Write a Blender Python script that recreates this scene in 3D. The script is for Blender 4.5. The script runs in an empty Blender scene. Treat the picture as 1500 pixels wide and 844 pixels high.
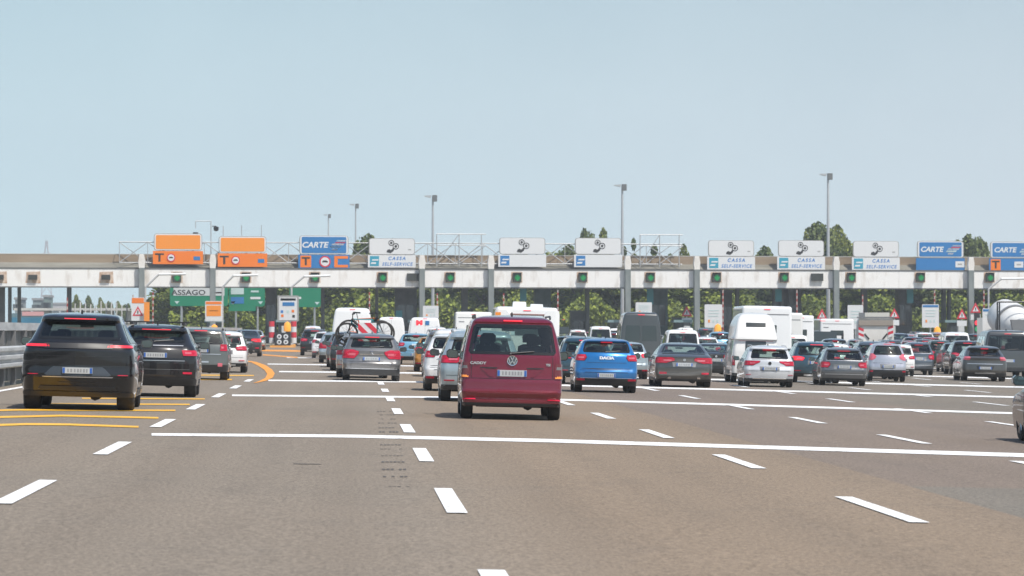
import bpy, math, random
from mathutils import Vector, Matrix
rnd = random.Random(7)
scene = bpy.context.scene
R = math.radians
# ---------------------------------------------------------------- camera
FPX, CAMH, YAW, PITCH = 5130.0, 1.56, math.atan(238/5130), math.atan(62/5130)
cam_d = bpy.data.cameras.new('camera'); cam = bpy.data.objects.new('camera', cam_d)
scene.collection.objects.link(cam); scene.camera = cam
cam_d.sensor_width = 36; cam_d.lens = FPX/1500*36
cam_d.clip_start = 0.5; cam_d.clip_end = 12000
cam.location = (0, 0, CAMH)
cam.rotation_euler = (math.pi/2+PITCH, 0, -YAW)
cam_d.dof.use_dof = True; cam_d.dof.focus_distance = 75; cam_d.dof.aperture_fstop = 7
# ---------------------------------------------------------------- world, sun, exposure
SUN = Vector((0.36, -0.50, 1.0)).normalized()
EL = math.asin(SUN.z); AZ = math.atan2(SUN.x, SUN.y)
w = bpy.data.worlds.new('World'); scene.world = w; w.use_nodes = True
nt = w.node_tree; bg = nt.nodes['Background']
sky = nt.nodes.new('ShaderNodeTexSky'); sky.sky_type = 'NISHITA'; sky.sun_disc = False
sky.sun_elevation = EL; sky.sun_rotation = AZ; sky.altitude = 0
sky.air_density = 1.0; sky.dust_density = 1.5; sky.ozone_density = 1.0
# summer haze: towards the horizon the sky fades into a pale blue veil
tcw = nt.nodes.new('ShaderNodeTexCoord'); sp = nt.nodes.new('ShaderNodeSeparateXYZ'); nt.links.new(tcw.outputs['Generated'], sp.inputs[0])
nzw = nt.nodes.new('ShaderNodeTexNoise'); nzw.inputs['Scale'].default_value = 9; nzw.inputs['Detail'].default_value = 3; nt.links.new(tcw.outputs['Generated'], nzw.inputs[0])
hz = nt.nodes.new('ShaderNodeValToRGB'); e0, e1 = hz.color_ramp.elements; e0.position = 0; e1.position = .13; e0.color = (.58, .70, .76, 1); e1.color = (.34, .47, .55, 1)
em = hz.color_ramp.elements.new(.055); em.color = (.515, .64, .705, 1)
ad = nt.nodes.new('ShaderNodeMath'); ad.operation = 'MULTIPLY_ADD'; ad.inputs[1].default_value = .055; ad.inputs[2].default_value = -.0275; nt.links.new(nzw.outputs[0], ad.inputs[0])
a2 = nt.nodes.new('ShaderNodeMath'); nt.links.new(ad.outputs[0], a2.inputs[0]); nt.links.new(sp.outputs[2], a2.inputs[1]); nt.links.new(a2.outputs[0], hz.inputs[0])
sc_ = nt.nodes.new('ShaderNodeVectorMath'); sc_.operation = 'SCALE'; sc_.inputs['Scale'].default_value = 1/.12; nt.links.new(hz.outputs[0], sc_.inputs[0])
mr = nt.nodes.new('ShaderNodeMapRange'); mr.inputs[1].default_value = .06; mr.inputs[2].default_value = .5; nt.links.new(sp.outputs[2], mr.inputs[0])
mxw = nt.nodes.new('ShaderNodeMix'); mxw.data_type = 'RGBA'; nt.links.new(mr.outputs[0], mxw.inputs[0])
mrx = nt.nodes.new('ShaderNodeMapRange'); mrx.inputs[1].default_value = -.1; mrx.inputs[2].default_value = .2; nt.links.new(sp.outputs[0], mrx.inputs[0])
tnt = nt.nodes.new('ShaderNodeMix'); tnt.data_type = 'RGBA'; tnt.inputs[6].default_value = (.95, 1.0, 1.0, 1); tnt.inputs[7].default_value = (1.04, .985, .975, 1); nt.links.new(mrx.outputs[0], tnt.inputs[0])
mul = nt.nodes.new('ShaderNodeVectorMath'); mul.operation = 'MULTIPLY'; nt.links.new(sc_.outputs[0], mul.inputs[0]); nt.links.new(tnt.outputs[2], mul.inputs[1]); nt.links.new(mul.outputs[0], mxw.inputs[6]); nt.links.new(sky.outputs[0], mxw.inputs[7])
nt.links.new(mxw.outputs[2], bg.inputs[0]); bg.inputs[1].default_value = 0.12
sd = bpy.data.lights.new('sun', 'SUN'); sd.energy = 3.6; sd.angle = R(0.55); sd.color = (1, .955, .88)
so = bpy.data.objects.new('sun', sd); scene.collection.objects.link(so)
so.rotation_euler = (-SUN).to_track_quat('-Z', 'Y').to_euler(); so.location = (20, -20, 60)
vs = scene.view_settings; vs.view_transform = 'Standard'; vs.look = 'None'; vs.gamma = 1; vs.exposure = 0.35
scene.cycles.max_bounces = 6; scene.cycles.transparent_max_bounces = 10
# ---------------------------------------------------------------- projection helpers
_f = Vector((math.sin(YAW)*math.cos(PITCH), math.cos(YAW)*math.cos(PITCH), math.sin(PITCH)))
_r = Vector((math.cos(YAW), -math.sin(YAW), 0)); _u = _r.cross(_f)
CAM = Vector((0, 0, CAMH))
def ray(px, py): return _f + _r*((px-750)/FPX) - _u*((py-422)/FPX)
def at(px, py, Y):
    d = ray(px, py); return CAM + d*(Y/d.y)
def slope(Y): return 0.023*max(0, min(1, (300-Y)/150))
def g(X, Y): return -slope(Y)*max(-40, min(110, X))
def gat(px, py, lift=0.0):
    d = ray(px, py); lo, hi = 3.0, 3000.0
    for _ in range(60):
        m = (lo+hi)/2; p = CAM+d*m
        if p.z > g(p.x, p.y): lo = m
        else: hi = m
    p = CAM+d*lo; p.z = g(p.x, p.y)+lift; return p
# ---------------------------------------------------------------- materials
def mat(name, col, rough=.6, metal=0, coat=0, emit=None, estr=1.0, spec=.5):
    m = bpy.data.materials.get(name)
    if m: return m
    m = bpy.data.materials.new(name); m.use_nodes = True; b = m.node_tree.nodes['Principled BSDF']
    b.inputs['Base Color'].default_value = (*col, 1); b.inputs['Roughness'].default_value = rough
    b.inputs['Metallic'].default_value = metal; b.inputs['Coat Weight'].default_value = coat
    b.inputs['Coat Roughness'].default_value = .04; b.inputs['Specular IOR Level'].default_value = spec
    if emit: b.inputs['Emission Color'].default_value = (*emit, 1); b.inputs['Emission Strength'].default_value = estr
    return m
def noisy(name, c1, c2, scale=3, rough=.7, detail=6, metal=0, bump=0, stretch=(1,1,1), lo=.35, hi=.65, spec=.5):
    m = bpy.data.materials.get(name)
    if m: return m
    m = mat(name, c1, rough, metal, spec=spec); nt = m.node_tree; b = nt.nodes['Principled BSDF']
    tc = nt.nodes.new('ShaderNodeTexCoord'); mp = nt.nodes.new('ShaderNodeMapping'); mp.inputs['Scale'].default_value = stretch
    n = nt.nodes.new('ShaderNodeTexNoise'); n.inputs['Scale'].default_value = scale; n.inputs['Detail'].default_value = detail
    cr = nt.nodes.new('ShaderNodeValToRGB'); cr.color_ramp.elements[0].position = lo; cr.color_ramp.elements[1].position = hi
    cr.color_ramp.elements[0].color = (*c1, 1); cr.color_ramp.elements[1].color = (*c2, 1)
    L = nt.links.new; L(tc.outputs['Object'], mp.inputs[0]); L(mp.outputs[0], n.inputs['Vector']); L(n.outputs[0], cr.inputs[0]); L(cr.outputs[0], b.inputs['Base Color'])
    if bump:
        bn = nt.nodes.new('ShaderNodeBump'); bn.inputs['Distance'].default_value = bump; L(n.outputs[0], bn.inputs['Height']); L(bn.outputs[0], b.inputs['Normal'])
    return m
def paint(name, col, metal=.35, rough=.32):
    """car paint with a clear coat, faint road dust low on the body, dark trim on the inside of the shell"""
    m = bpy.data.materials.get(name)
    if m: return m
    m = mat(name, col, rough, metal, 1.0, spec=.2 if max(col) < .03 else .5); nt = m.node_tree; b = nt.nodes['Principled BSDF']; L = nt.links.new
    tc = nt.nodes.new('ShaderNodeTexCoord'); sep = nt.nodes.new('ShaderNodeSeparateXYZ'); L(tc.outputs['Object'], sep.inputs[0])
    n = nt.nodes.new('ShaderNodeTexNoise'); n.inputs['Scale'].default_value = 2.5; n.inputs['Detail'].default_value = 8; L(tc.outputs['Object'], n.inputs['Vector'])
    mr = nt.nodes.new('ShaderNodeMapRange'); mr.inputs[1].default_value = .9; mr.inputs[2].default_value = .15; mr.inputs[3].default_value = 0.0; mr.inputs[4].default_value = .04 if max(col) < .05 else .35
    L(sep.outputs[2], mr.inputs[0])
    mu = nt.nodes.new('ShaderNodeMath'); mu.operation = 'MULTIPLY'; L(mr.outputs[0], mu.inputs[0]); L(n.outputs[0], mu.inputs[1])
    mx = nt.nodes.new('ShaderNodeMix'); mx.data_type = 'RGBA'; mx.inputs[6].default_value = (*col, 1); mx.inputs[7].default_value = (.22, .19, .16, 1)
    L(mu.outputs[0], mx.inputs[0])
    ge = nt.nodes.new('ShaderNodeNewGeometry'); m2 = nt.nodes.new('ShaderNodeMix'); m2.data_type = 'RGBA'; m2.inputs[7].default_value = (.05, .052, .055, 1)
    L(ge.outputs['Backfacing'], m2.inputs[0]); L(mx.outputs[2], m2.inputs[6]); L(m2.outputs[2], b.inputs['Base Color'])
    return m
def see_glass(name, tint, rough=.02):
    m = bpy.data.materials.get(name)
    if m: return m
    m = bpy.data.materials.new(name); m.use_nodes = True; nt = m.node_tree; nt.nodes.remove(nt.nodes['Principled BSDF'])
    o = nt.nodes['Material Output']; t = nt.nodes.new('ShaderNodeBsdfTransparent'); t.inputs[0].default_value = (*tint, 1)
    gl = nt.nodes.new('ShaderNodeBsdfGlossy'); gl.inputs['Roughness'].default_value = rough; gl.inputs[0].default_value = (.9, .95, .93, 1)
    fr = nt.nodes.new('ShaderNodeFresnel'); fr.inputs[0].default_value = 1.62; mx = nt.nodes.new('ShaderNodeMixShader')
    nt.links.new(fr.outputs[0], mx.inputs[0]); nt.links.new(t.outputs[0], mx.inputs[1]); nt.links.new(gl.outputs[0], mx.inputs[2]); nt.links.new(mx.outputs[0], o.inputs[0])
    return m
M = dict(
 glass=mat('dark glass', (.030, .038, .036), .06, 0, 0, spec=.9), see=see_glass('tinted glass', (.60, .70, .66)), privacy=see_glass('privacy glass', (.30, .35, .33)),
 recess=mat('plate recess', (.045, .055, .065), .3), frit=mat('window border', (.012, .013, .013), .12), black=mat('black trim', (.022, .022, .023), .45), mglass=mat('mirror glass', (.16, .19, .19), .06, .9), rubber=noisy('tyre rubber', (.020, .019, .018), (.04, .037, .034), 9, .85), under=mat('underbody', (.02, .02, .02), .9),
 rim=mat('alloy rim', (.45, .46, .47), .3, .8), rimd=mat('dark alloy rim', (.05, .05, .055), .35, .6), chrome=mat('chrome', (.75, .76, .77), .15, 1),
 red=noisy('red lamp lens', (.34, .006, .022), (.62, .02, .06), 9, .12, 2, stretch=(.4, 1, 3)), smoke=mat('smoked red lens', (.13, .006, .012), .1, 0, 1), redlit=mat('lit red lamp and letter', (.6, .02, .03), .2, 0, 1, (1, .02, .05), .55), redpale=mat('pale pink lamp lens', (.62, .12, .16), .15, 0, 1),
 amber=mat('amber lens', (.8, .25, .03), .2, 0, 1, (1, .35, .05), .35), white_l=mat('clear lens', (.7, .7, .7), .15, 0, 1),
 plate=mat('plate white', (.48, .50, .50), .4), platek=mat('plate ink', (.27, .28, .29), .5), plateb=mat('plate blue', (.03, .12, .42), .4), seat=mat('seat cloth', (.035, .036, .04), .8), cabin=mat('cabin trim', (.04, .042, .045), .7),
 silver=mat('silver trim', (.55, .56, .57), .3, .7), white=mat('white plastic', (.78, .79, .78), .4), grey=mat('grey plastic', (.18, .185, .19), .5), text=mat('badge white', (.85, .86, .87), .3))
# ---------------------------------------------------------------- objects
def tag(o, label=None, cat=None, group=None, kind=None):
    if label: o['label'] = label
    if cat: o['category'] = cat
    if group: o['group'] = group
    if kind: o['kind'] = kind
    return o
def empty(name, loc=(0,0,0), rot=(0,0,0)):
    o = bpy.data.objects.new(name, None); scene.collection.objects.link(o); o.location = loc; o.rotation_euler = rot; o.empty_display_size = .2
    return o
class MB:
    def __init__(s): s.v = []; s.f = []; s.m = []
    def quad(s, *p, m=0): i = len(s.v); s.v += [tuple(q) for q in p]; s.f.append(tuple(range(i, i+len(p)))); s.m.append(m)
    def box(s, x0, x1, y0, y1, z0, z1, m=0, ch=0):
        i = len(s.v)
        s.v += [(x0,y0,z0),(x1,y0,z0),(x1,y1,z0),(x0,y1,z0),(x0,y0,z1),(x1,y0,z1),(x1,y1,z1),(x0,y1,z1)]
        for q in ((0,3,2,1),(4,5,6,7),(0,1,5,4),(1,2,6,5),(2,3,7,6),(3,0,4,7)): s.f.append(tuple(i+k for k in q)); s.m.append(m)
        return s
    def tube(s, a, b, r, n=8, m=0, r2=None, cap=True):
        a, b = Vector(a), Vector(b); d = (b-a).normalized(); t = Vector((0,0,1)) if abs(d.z) < .9 else Vector((1,0,0))
        u = d.cross(t).normalized(); w = d.cross(u); r2 = r if r2 is None else r2; i = len(s.v)
        for k in range(n):
            an = 2*math.pi*k/n; c = u*math.cos(an)+w*math.sin(an); s.v.append(tuple(a+c*r)); s.v.append(tuple(b+c*r2))
        for k in range(n):
            j = (k+1) % n; s.f.append((i+2*k, i+2*k+1, i+2*j+1, i+2*j)); s.m.append(m)
        if cap: s.f.append(tuple(i+2*k for k in range(n))); s.m.append(m); s.f.append(tuple(i+2*k+1 for k in reversed(range(n)))); s.m.append(m)
        return s
    def path(s, pts, r, n=8, m=0):
        for a, b in zip(pts, pts[1:]): s.tube(a, b, r, n, m)
        return s
    def lathe(s, prof, axis='x', n=28, m=0, o=(0,0,0)):
        i = len(s.v)
        for k in range(n):
            an = 2*math.pi*k/n; c, si = math.cos(an), math.sin(an)
            for (h, r) in prof:
                p = (h, r*c, r*si) if axis == 'x' else ((r*c, r*si, h) if axis == 'z' else (r*c, h, r*si))
                s.v.append((p[0]+o[0], p[1]+o[1], p[2]+o[2]))
        q = len(prof)
        for k in range(n):
            j = (k+1) % n
            for h in range(q-1): s.f.append((i+k*q+h, i+k*q+h+1, i+j*q+h+1, i+j*q+h)); s.m.append(m)
        return s
    def disc(s, c, r, axis='y', n=20, m=0, th=0.01):
        c = Vector(c); d = {'x': Vector((1,0,0)), 'y': Vector((0,1,0)), 'z': Vector((0,0,1))}[axis]
        return s.tube(c-d*th/2, c+d*th/2, r, n, m)
    def prism(s, poly, y0, y1, m=0):
        """polygon in x,z extruded from y0 to y1"""
        i = len(s.v); n = len(poly)
        s.v += [(x, y0, z) for x, z in poly]+[(x, y1, z) for x, z in poly]
        s.f.append(tuple(range(i, i+n))); s.m.append(m); s.f.append(tuple(reversed(range(i+n, i+2*n)))); s.m.append(m)
        for k in range(n): j = (k+1) % n; s.f.append((i+j, i+k, i+n+k, i+n+j)); s.m.append(m)
        return s
    def build(s, name, mats, parent=None, smooth=None):
        me = bpy.data.meshes.new(name); me.from_pydata(s.v, [], s.f)
        for mm in (mats if isinstance(mats, (list, tuple)) else [mats]): me.materials.append(mm)
        me.polygons.foreach_set('material_index', s.m); me.update()
        if smooth is not None:
            me.polygons.foreach_set('use_smooth', [True]*len(me.polygons)); me.set_sharp_from_angle(angle=R(smooth))
        o = bpy.data.objects.new(name, me); scene.collection.objects.link(o)
        if parent: o.parent = parent
        return o
def text_mesh(name, txt, size, m, parent, loc, bold=.0, shear=0, sx=1, rot=(math.pi/2,0,0), ext=.004, space=1.0):
    c = bpy.data.curves.new('t', 'FONT'); c.body = txt; c.size = size; c.align_x = 'CENTER'; c.align_y = 'CENTER'; c.extrude = ext; c.offset = bold; c.shear = shear; c.resolution_u = 3; c.space_character = space
    t = bpy.data.objects.new('t', c); scene.collection.objects.link(t); dg = bpy.context.evaluated_depsgraph_get()
    me = bpy.data.meshes.new_from_object(t.evaluated_get(dg)); bpy.data.objects.remove(t); bpy.data.curves.remove(c)
    me.materials.clear(); me.materials.append(m); me.name = name
    o = bpy.data.objects.new(name, me); scene.collection.objects.link(o); o.location = loc; o.rotation_euler = rot; o.scale = (sx, 1, 1)
    if parent: o.parent = parent
    return o
def copy_tree(o, parent=None):
    c = o.copy(); scene.collection.objects.link(c)
    if parent: c.parent = parent; c.matrix_parent_inverse = o.matrix_parent_inverse
    for ch in KIDS.get(o.name, None) or o.children: copy_tree(ch, c)
    return c
KIDS = {}
# ---------------------------------------------------------------- ground, road, markings
def asphalt():
    m = bpy.data.materials.new('asphalt'); m.use_nodes = True; nt = m.node_tree; b = nt.nodes['Principled BSDF']; L = nt.links.new
    N = lambda t: nt.nodes.new(t)
    tc = N('ShaderNodeTexCoord'); sep = N('ShaderNodeSeparateXYZ'); L(tc.outputs['Object'], sep.inputs[0])
    def noise(scale, detail, stretch=(1,1,1), rough=.5):
        mp = N('ShaderNodeMapping'); mp.inputs['Scale'].default_value = stretch; L(tc.outputs['Object'], mp.inputs[0])
        n = N('ShaderNodeTexNoise'); n.inputs['Scale'].default_value = scale; n.inputs['Detail'].default_value = detail; n.inputs['Roughness'].default_value = rough; L(mp.outputs[0], n.inputs['Vector']); return n.outputs[0]
    def math_(op, a, b_, clamp=False):
        n = N('ShaderNodeMath'); n.operation = op; n.use_clamp = clamp
        for k, x in enumerate((a, b_)):
            if hasattr(x, 'links'): L(x, n.inputs[k])
            else: n.inputs[k].default_value = x
        return n.outputs[0]
    def mix(f, a, b_, bt='MIX'):
        n = N('ShaderNodeMix'); n.data_type = 'RGBA'; n.blend_type = bt
        for k, x in ((0, f), (6, a), (7, b_)):
            if hasattr(x, 'links'): L(x, n.inputs[k])
            else: n.inputs[k].default_value = x
        return n.outputs[2]
    # broad strips of paving laid side by side
    wob = math_('MULTIPLY', noise(.25, 3), .7)
    x = math_('ADD', sep.outputs[0], math_('SUBTRACT', wob, .35))
    xs = sep.outputs[0]
    def step(v, edge, wdt): return math_('MULTIPLY_ADD' if 0 else 'MULTIPLY', math_('ADD', math_('SUBTRACT', v, edge), wdt/2, False), 1/wdt, True)
    grey = (.208, .177, .142, 1); warm = (.230, .177, .127, 1); dark = (.180, .146, .122, 1); slate = (.165, .148, .124, 1)
    c = mix(step(x, 1.4, 1.6), grey, warm)
    c = mix(step(xs, 6.1, .06), c, dark)
    c = mix(step(x, 13.5, .5), c, slate)
    pat = math_('MULTIPLY', step(xs, 6.1, .05), step(math_('MULTIPLY', sep.outputs[1], -1), -38, .4))
    c = mix(pat, c, (.160, .150, .130, 1))
    # wheel tracks along each lane
    ph = math_('MODULO', math_('ADD', sep.outputs[0], 43.07), 2.0)
    tr = math_('SUBTRACT', 1, math_('MULTIPLY', math_('ABSOLUTE', math_('SUBTRACT', ph, 1.0), 0), 1.6), True)
    tr = math_('MULTIPLY', tr, math_('MULTIPLY', noise(.6, 4, (1, .12, 1)), .45))
    c = mix(tr, c, (.13, .105, .082, 1))
    bl = noise(.18, 5, (1, .35, 1)); c = mix(math_('MULTIPLY', step(bl, .52, .25), .2), c, (.29, .225, .165, 1))
    st = noise(1.1, 7, (1, .5, 1), .65); c = mix(math_('MULTIPLY', step(st, .60, .12), .16), c, (.11, .10, .09, 1))
    gr = math_('ADD', math_('MULTIPLY', math_('SUBTRACT', noise(26, 5, (1, .35, 1), .9), .5), 1.9), .5, True); c = mix(.8, c, gr, 'OVERLAY')
    fine = noise(150, 1); c = mix(math_('MULTIPLY', step(fine, .64, .06), .55), c, (.42, .36, .29, 1))
    # cracks
    vo = N('ShaderNodeTexVoronoi'); vo.feature = 'DISTANCE_TO_EDGE'; vo.inputs['Scale'].default_value = .16
    mp = N('ShaderNodeMapping'); mp.inputs['Scale'].default_value = (1, .45, 1); L(tc.outputs['Object'], mp.inputs[0])
    nv = N('ShaderNodeTexNoise'); nv.inputs['Scale'].default_value = .8; nv.inputs['Detail'].default_value = 6; L(mp.outputs[0], nv.inputs['Vector'])
    ad = N('ShaderNodeMix'); ad.data_type = 'RGBA'; ad.inputs[0].default_value = .25; L(mp.outputs[0], ad.inputs[6]); L(nv.outputs[1], ad.inputs[7]); L(ad.outputs[2], vo.inputs['Vector'])
    cr = math_('LESS_THAN', vo.outputs[0], .0010); c = mix(math_('MULTIPLY', cr, math_('MULTIPLY', step(noise(.12, 2), .55, .1), .2)), c, (.06, .055, .05, 1))
    oil = noise(.9, 3, (.9, .16, 1), .6); ph2 = math_('MODULO', math_('ADD', sep.outputs[0], 43.07), 4.0)
    cen = math_('SUBTRACT', 1, math_('MULTIPLY', math_('ABSOLUTE', math_('SUBTRACT', ph2, 2.1), 0), 1.9), True)
    c = mix(math_('MULTIPLY', math_('MULTIPLY', cen, step(oil, .47, .2)), .14), c, (.095, .082, .07, 1))
    L(c, b.inputs['Base Color']); b.inputs['Roughness'].default_value = .9; b.inputs['Specular IOR Level'].default_value = .2
    bm = N('ShaderNodeBump'); bm.inputs['Distance'].default_value = .006; bm.inputs['Strength'].default_value = .6; L(gr, bm.inputs['Height']); L(bm.outputs[0], b.inputs['Normal'])
    return m
ASPH = asphalt()
def sheet(name, xs, ys, lift, m, kind='structure'):
    b = MB(); nx = len(xs)
    for y in ys:
        for x in xs: b.v.append((x, y, g(x, y)+lift))
    for j in range(len(ys)-1):
        for i in range(nx-1):
            a = j*nx+i; b.f.append((a, a+1, a+nx+1, a+nx)); b.m.append(0)
    return tag(b.build(name, m, smooth=60), kind=kind)
ys_road = [-30, 0, 40, 80, 120]+[150+5*k for k in range(31)]+[330, 400, 520]
sheet('ground', [-4000, -1500, -400, -120, -60, -40]+[-30+10*k for k in range(15)]+[150, 400, 1500, 4000], [-400, -100]+ys_road+[700, 1200, 2500, 6000, 9000], -.03,
      noisy('dry grass ground', (.16, .145, .09), (.24, .21, .15), .7, .95))
sheet('road', [-8.35, -7, -5, -3, 0, 3, 6, 9, 12, 15, 20, 25, 30, 35, 40, 50, 60, 70, 80, 95, 110], ys_road, 0, ASPH)
def marks(name, m, polys, label=None):
    b = MB()
    for P in polys: b.quad(*P)
    return tag(b.build(name, m), label=label, kind='structure')
wm = noisy('road paint white', (.34, .31, .27), (.84, .84, .82), 6, .6, lo=.31, hi=.40, detail=12); ym = noisy('road paint yellow', (.74, .36, .025), (.84, .47, .04), 3, .6, lo=.3, hi=.6); om = noisy('road paint orange', (.72, .26, .02), (.8, .34, .04), 3, .6)
def ribbon(pts, wpx, lift=.006, n=14):
    """horizontal line given by picture points; wpx its height in the picture at each end"""
    out = []; pts2 = []
    for (a, b) in zip(pts, pts[1:]):
        for k in range(n): t = k/n; pts2.append(((a[0]+(b[0]-a[0])*t), (a[1]+(b[1]-a[1])*t)))
    pts2.append(pts[-1]); N = len(pts2)-1; q = []
    for k, (x, y) in enumerate(pts2):
        ww = wpx[0]+(wpx[1]-wpx[0])*k/N; q.append((gat(x, y+ww/2, lift), gat(x, y-ww/2, lift)))
    for (a, b), (c, d) in zip(q, q[1:]): out.append((a, c, d, b))
    return out
L_ = []
for pts, wp in (([(222, 637), (520, 639.5), (800, 646), (1500, 667.5)], (3.6, 5.6)), ([(340, 579.5), (700, 582.8), (900, 588), (1560, 608)], (2.4, 2.6)),
                ([(393, 557.5), (640, 560), (1030, 570), (1560, 584)], (2.0, 2.2)), ([(409, 544.6), (640, 547), (1100, 557.5), (1560, 569)], (1.8, 1.9)),
                ([(392, 533.5), (800, 539), (1350, 551), (1560, 557)], (1.3, 1.5)), ([(420, 524), (1000, 531), (1560, 545)], (.9, 1.1))):
    L_ += ribbon(pts, wp)
marks('stop_line', wm, L_)
D_ = []
for xl in (-2.98, .93, 4.94, 8.95, 12.95, 16.95, 20.9, 24.9):
    for k in range(-1, 12):
        y0 = 30.2+11.9*k; hw = .09
        if xl > 12 and k < 1: continue
        if xl < -2 and y0 > 112: continue
        if .5 < xl < 1.2 and y0 > 112: continue
        y1 = y0+4.7
        D_.append([(x, y, g(x, y)+.010) for x, y in ((xl-hw, y0), (xl+hw, y0), (xl+hw, y1), (xl-hw, y1))])
marks('lane_line', wm, D_)
E_ = []
for k in range(12):
    y0 = 20+10*k; E_.append([(x, y, g(x, y)+.008) for x, y in ((-8.0, y0), (-7.82, y0), (-7.82, y0+10), (-8.0, y0+10))])
marks('edge_line', wm, E_)
Y_ = []
for pts, wp in (([(-60, 625), (40, 622), (100, 622.5), (203, 626)], (3, 2.6)), ([(-60, 613), (90, 609.5), (232, 612.8)], (2.8, 2.4)), ([(-40, 602.5), (30, 601), (257, 601.8)], (2.4, 2)),
                ([(60, 592), (278, 593)], (1.8, 1.8)), ([(120, 584), (300, 585)], (1.4, 1.4)), ([(280, 556), (340, 556.4)], (1.6, 1.6)), ([(250, 549.5), (372, 550.5)], (1.6, 1.4)), ([(330, 531), (362, 531)], (1.2, 1.2))):
    Y_ += ribbon(pts, wp, .008)
marks('yellow_hatching', ym, Y_)
arc = [(356, 528.5), (372, 531), (384, 536), (393, 542), (397, 548), (394, 554), (385, 558.5), (374, 561.5)]
O_ = []
for (a, b) in zip(arc, arc[1:]):
    def wid(p): return 5.5 if p[0] > 380 else 3.5
    O_.append((gat(a[0]-wid(a), a[1]+.4, .012), gat(a[0]+wid(a), a[1]-.4, .012), gat(b[0]+wid(b), b[1]-.4, .012), gat(b[0]-wid(b), b[1]+.4, .012)))
O_ += ribbon([(383, 513.5), (440, 514.5)], (2.5, 2.5), .01)+ribbon([(385, 520), (436, 524)], (1.6, 1.6), .01)
marks('orange_lane_curve', om, O_)
b = MB()
for y, st in ((603, .5), (608, .5), (614, .5), (620, .7), (627, .7), (633, 1.2), (652, .8), (658, .5), (668, .5), (677, 1.3), (688, 1.4), (698.5, 1.6), (713, .5)):
    x0 = 552+(y-600)*.09; wpx = 26+(y-600)*.12
    for k in range(6):
        if rnd.random() < .15: continue
        xa = x0+wpx*k/6; xb = xa+wpx/6*.75; h = .62*st*(.8+.5*rnd.random())
        b.quad(gat(xa, y+h, .004), gat(xb, y+h, .004), gat(xb, y-h, .004), gat(xa, y-h, .004))
tag(b.build('rubber_stain', noisy('rubber stain', (.055, .05, .045), (.12, .105, .09), 30, .8)), kind='structure')
b = MB()
for (x0, y0, x1, y1, h) in ((430, 679.8, 470, 680.5, .35),):
    b.quad(gat(x0, y0+h, .004), gat(x1, y1+h, .004), gat(x1, y1-h, .004), gat(x0, y0-h, .004))
tag(b.build('road_crack', mat('crack', (.07, .065, .06), .9)), kind='structure')
# ---------------------------------------------------------------- guard rail on the left
gr_m = noisy('galvanised steel', (.42, .43, .43), (.60, .61, .60), 2.2, .45, metal=.3, stretch=(1, .3, 3)); pn_m = noisy('weathered panel', (.10, .105, .10), (.17, .17, .16), 3, .8, stretch=(1, 3, .4))
rail = empty('guard_rail', (-8.6, 60, g(-8.6, 60)))
b = MB(); Yn = 26
for k in range(Yn):
    y0 = -40+10*k; b.box(-.02, .06, y0, y0+9.97, 1.36, 1.56)
b.build('top_rail', gr_m, rail)
b = MB()
prof = [(.10, .42), (.20, .46), (.20, .53), (.11, .57), (.11, .62), (.20, .66), (.20, .73), (.11, .77), (.11, .82), (.20, .86), (.20, .93), (.10, .97)]
for k in range(Yn):
    y0 = -40+10*k
    for a, c in zip(prof, prof[1:]): b.quad((a[0], y0, a[1]), (a[0], y0+10, a[1]), (c[0], y0+10, c[1]), (c[0], y0, c[1]))
b.build('wave_beam', gr_m, rail)
b = MB()
for k in range(Yn*10):
    y0 = -40+k; b.box(-.10, -.055+.02*(k % 2), y0+.02, y0+.9, .08, 1.35)
b.build('panel_row', pn_m, rail)
pm = MB().box(-.06, .08, -.06, .06, -.05, 1.37)
p0 = None
for k in range(87):
    if p0 is None: o = p0 = pm.build('post', mat('rail post', (.2, .2, .2), .6, .3), rail)
    else: o = p0.copy(); scene.collection.objects.link(o); o.parent = rail
    o.location = (0, -39+3*k, 0)
tag(rail, 'long grey steel guard rail with dark panels along the left edge of the road', 'guard rail')
# ---------------------------------------------------------------- toll canopy
PX0 = -34.0
def py_(X): return 340+.12*(X-PX0)          # the front of the canopy, slightly skewed
ANG = math.atan(.12)
def px2X(px):                                # picture x -> X on the fascia plane
    d = ray(px, 420); t = (340-.12*PX0)/(d.y-.12*d.x); return t*d.x
def fas(px, py, dy=0):                       # a picture point on the plane dy in front of the fascia
    d = ray(px, py); t = (340-dy-.12*PX0)/(d.y-.12*d.x); return CAM+d*t
fm = noisy('stained white fascia', (.54, .49, .43), (.80, .785, .755), .8, .6, stretch=(1.6, 1, .5), lo=.22, hi=.48)
rm = noisy('tan roof edge', (.25, .185, .125), (.33, .255, .18), .5, .8, stretch=(.3, .3, 3)); rg = noisy('grey roof band', (.16, .152, .125), (.23, .22, .185), .7, .8, stretch=(.4, .4, 3)); dm = mat('soffit', (.12, .12, .12), .9)
can = empty('toll_canopy', (0, py_(0), 0), (0, 0, ANG)); cz = 1/math.cos(ANG)
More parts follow.
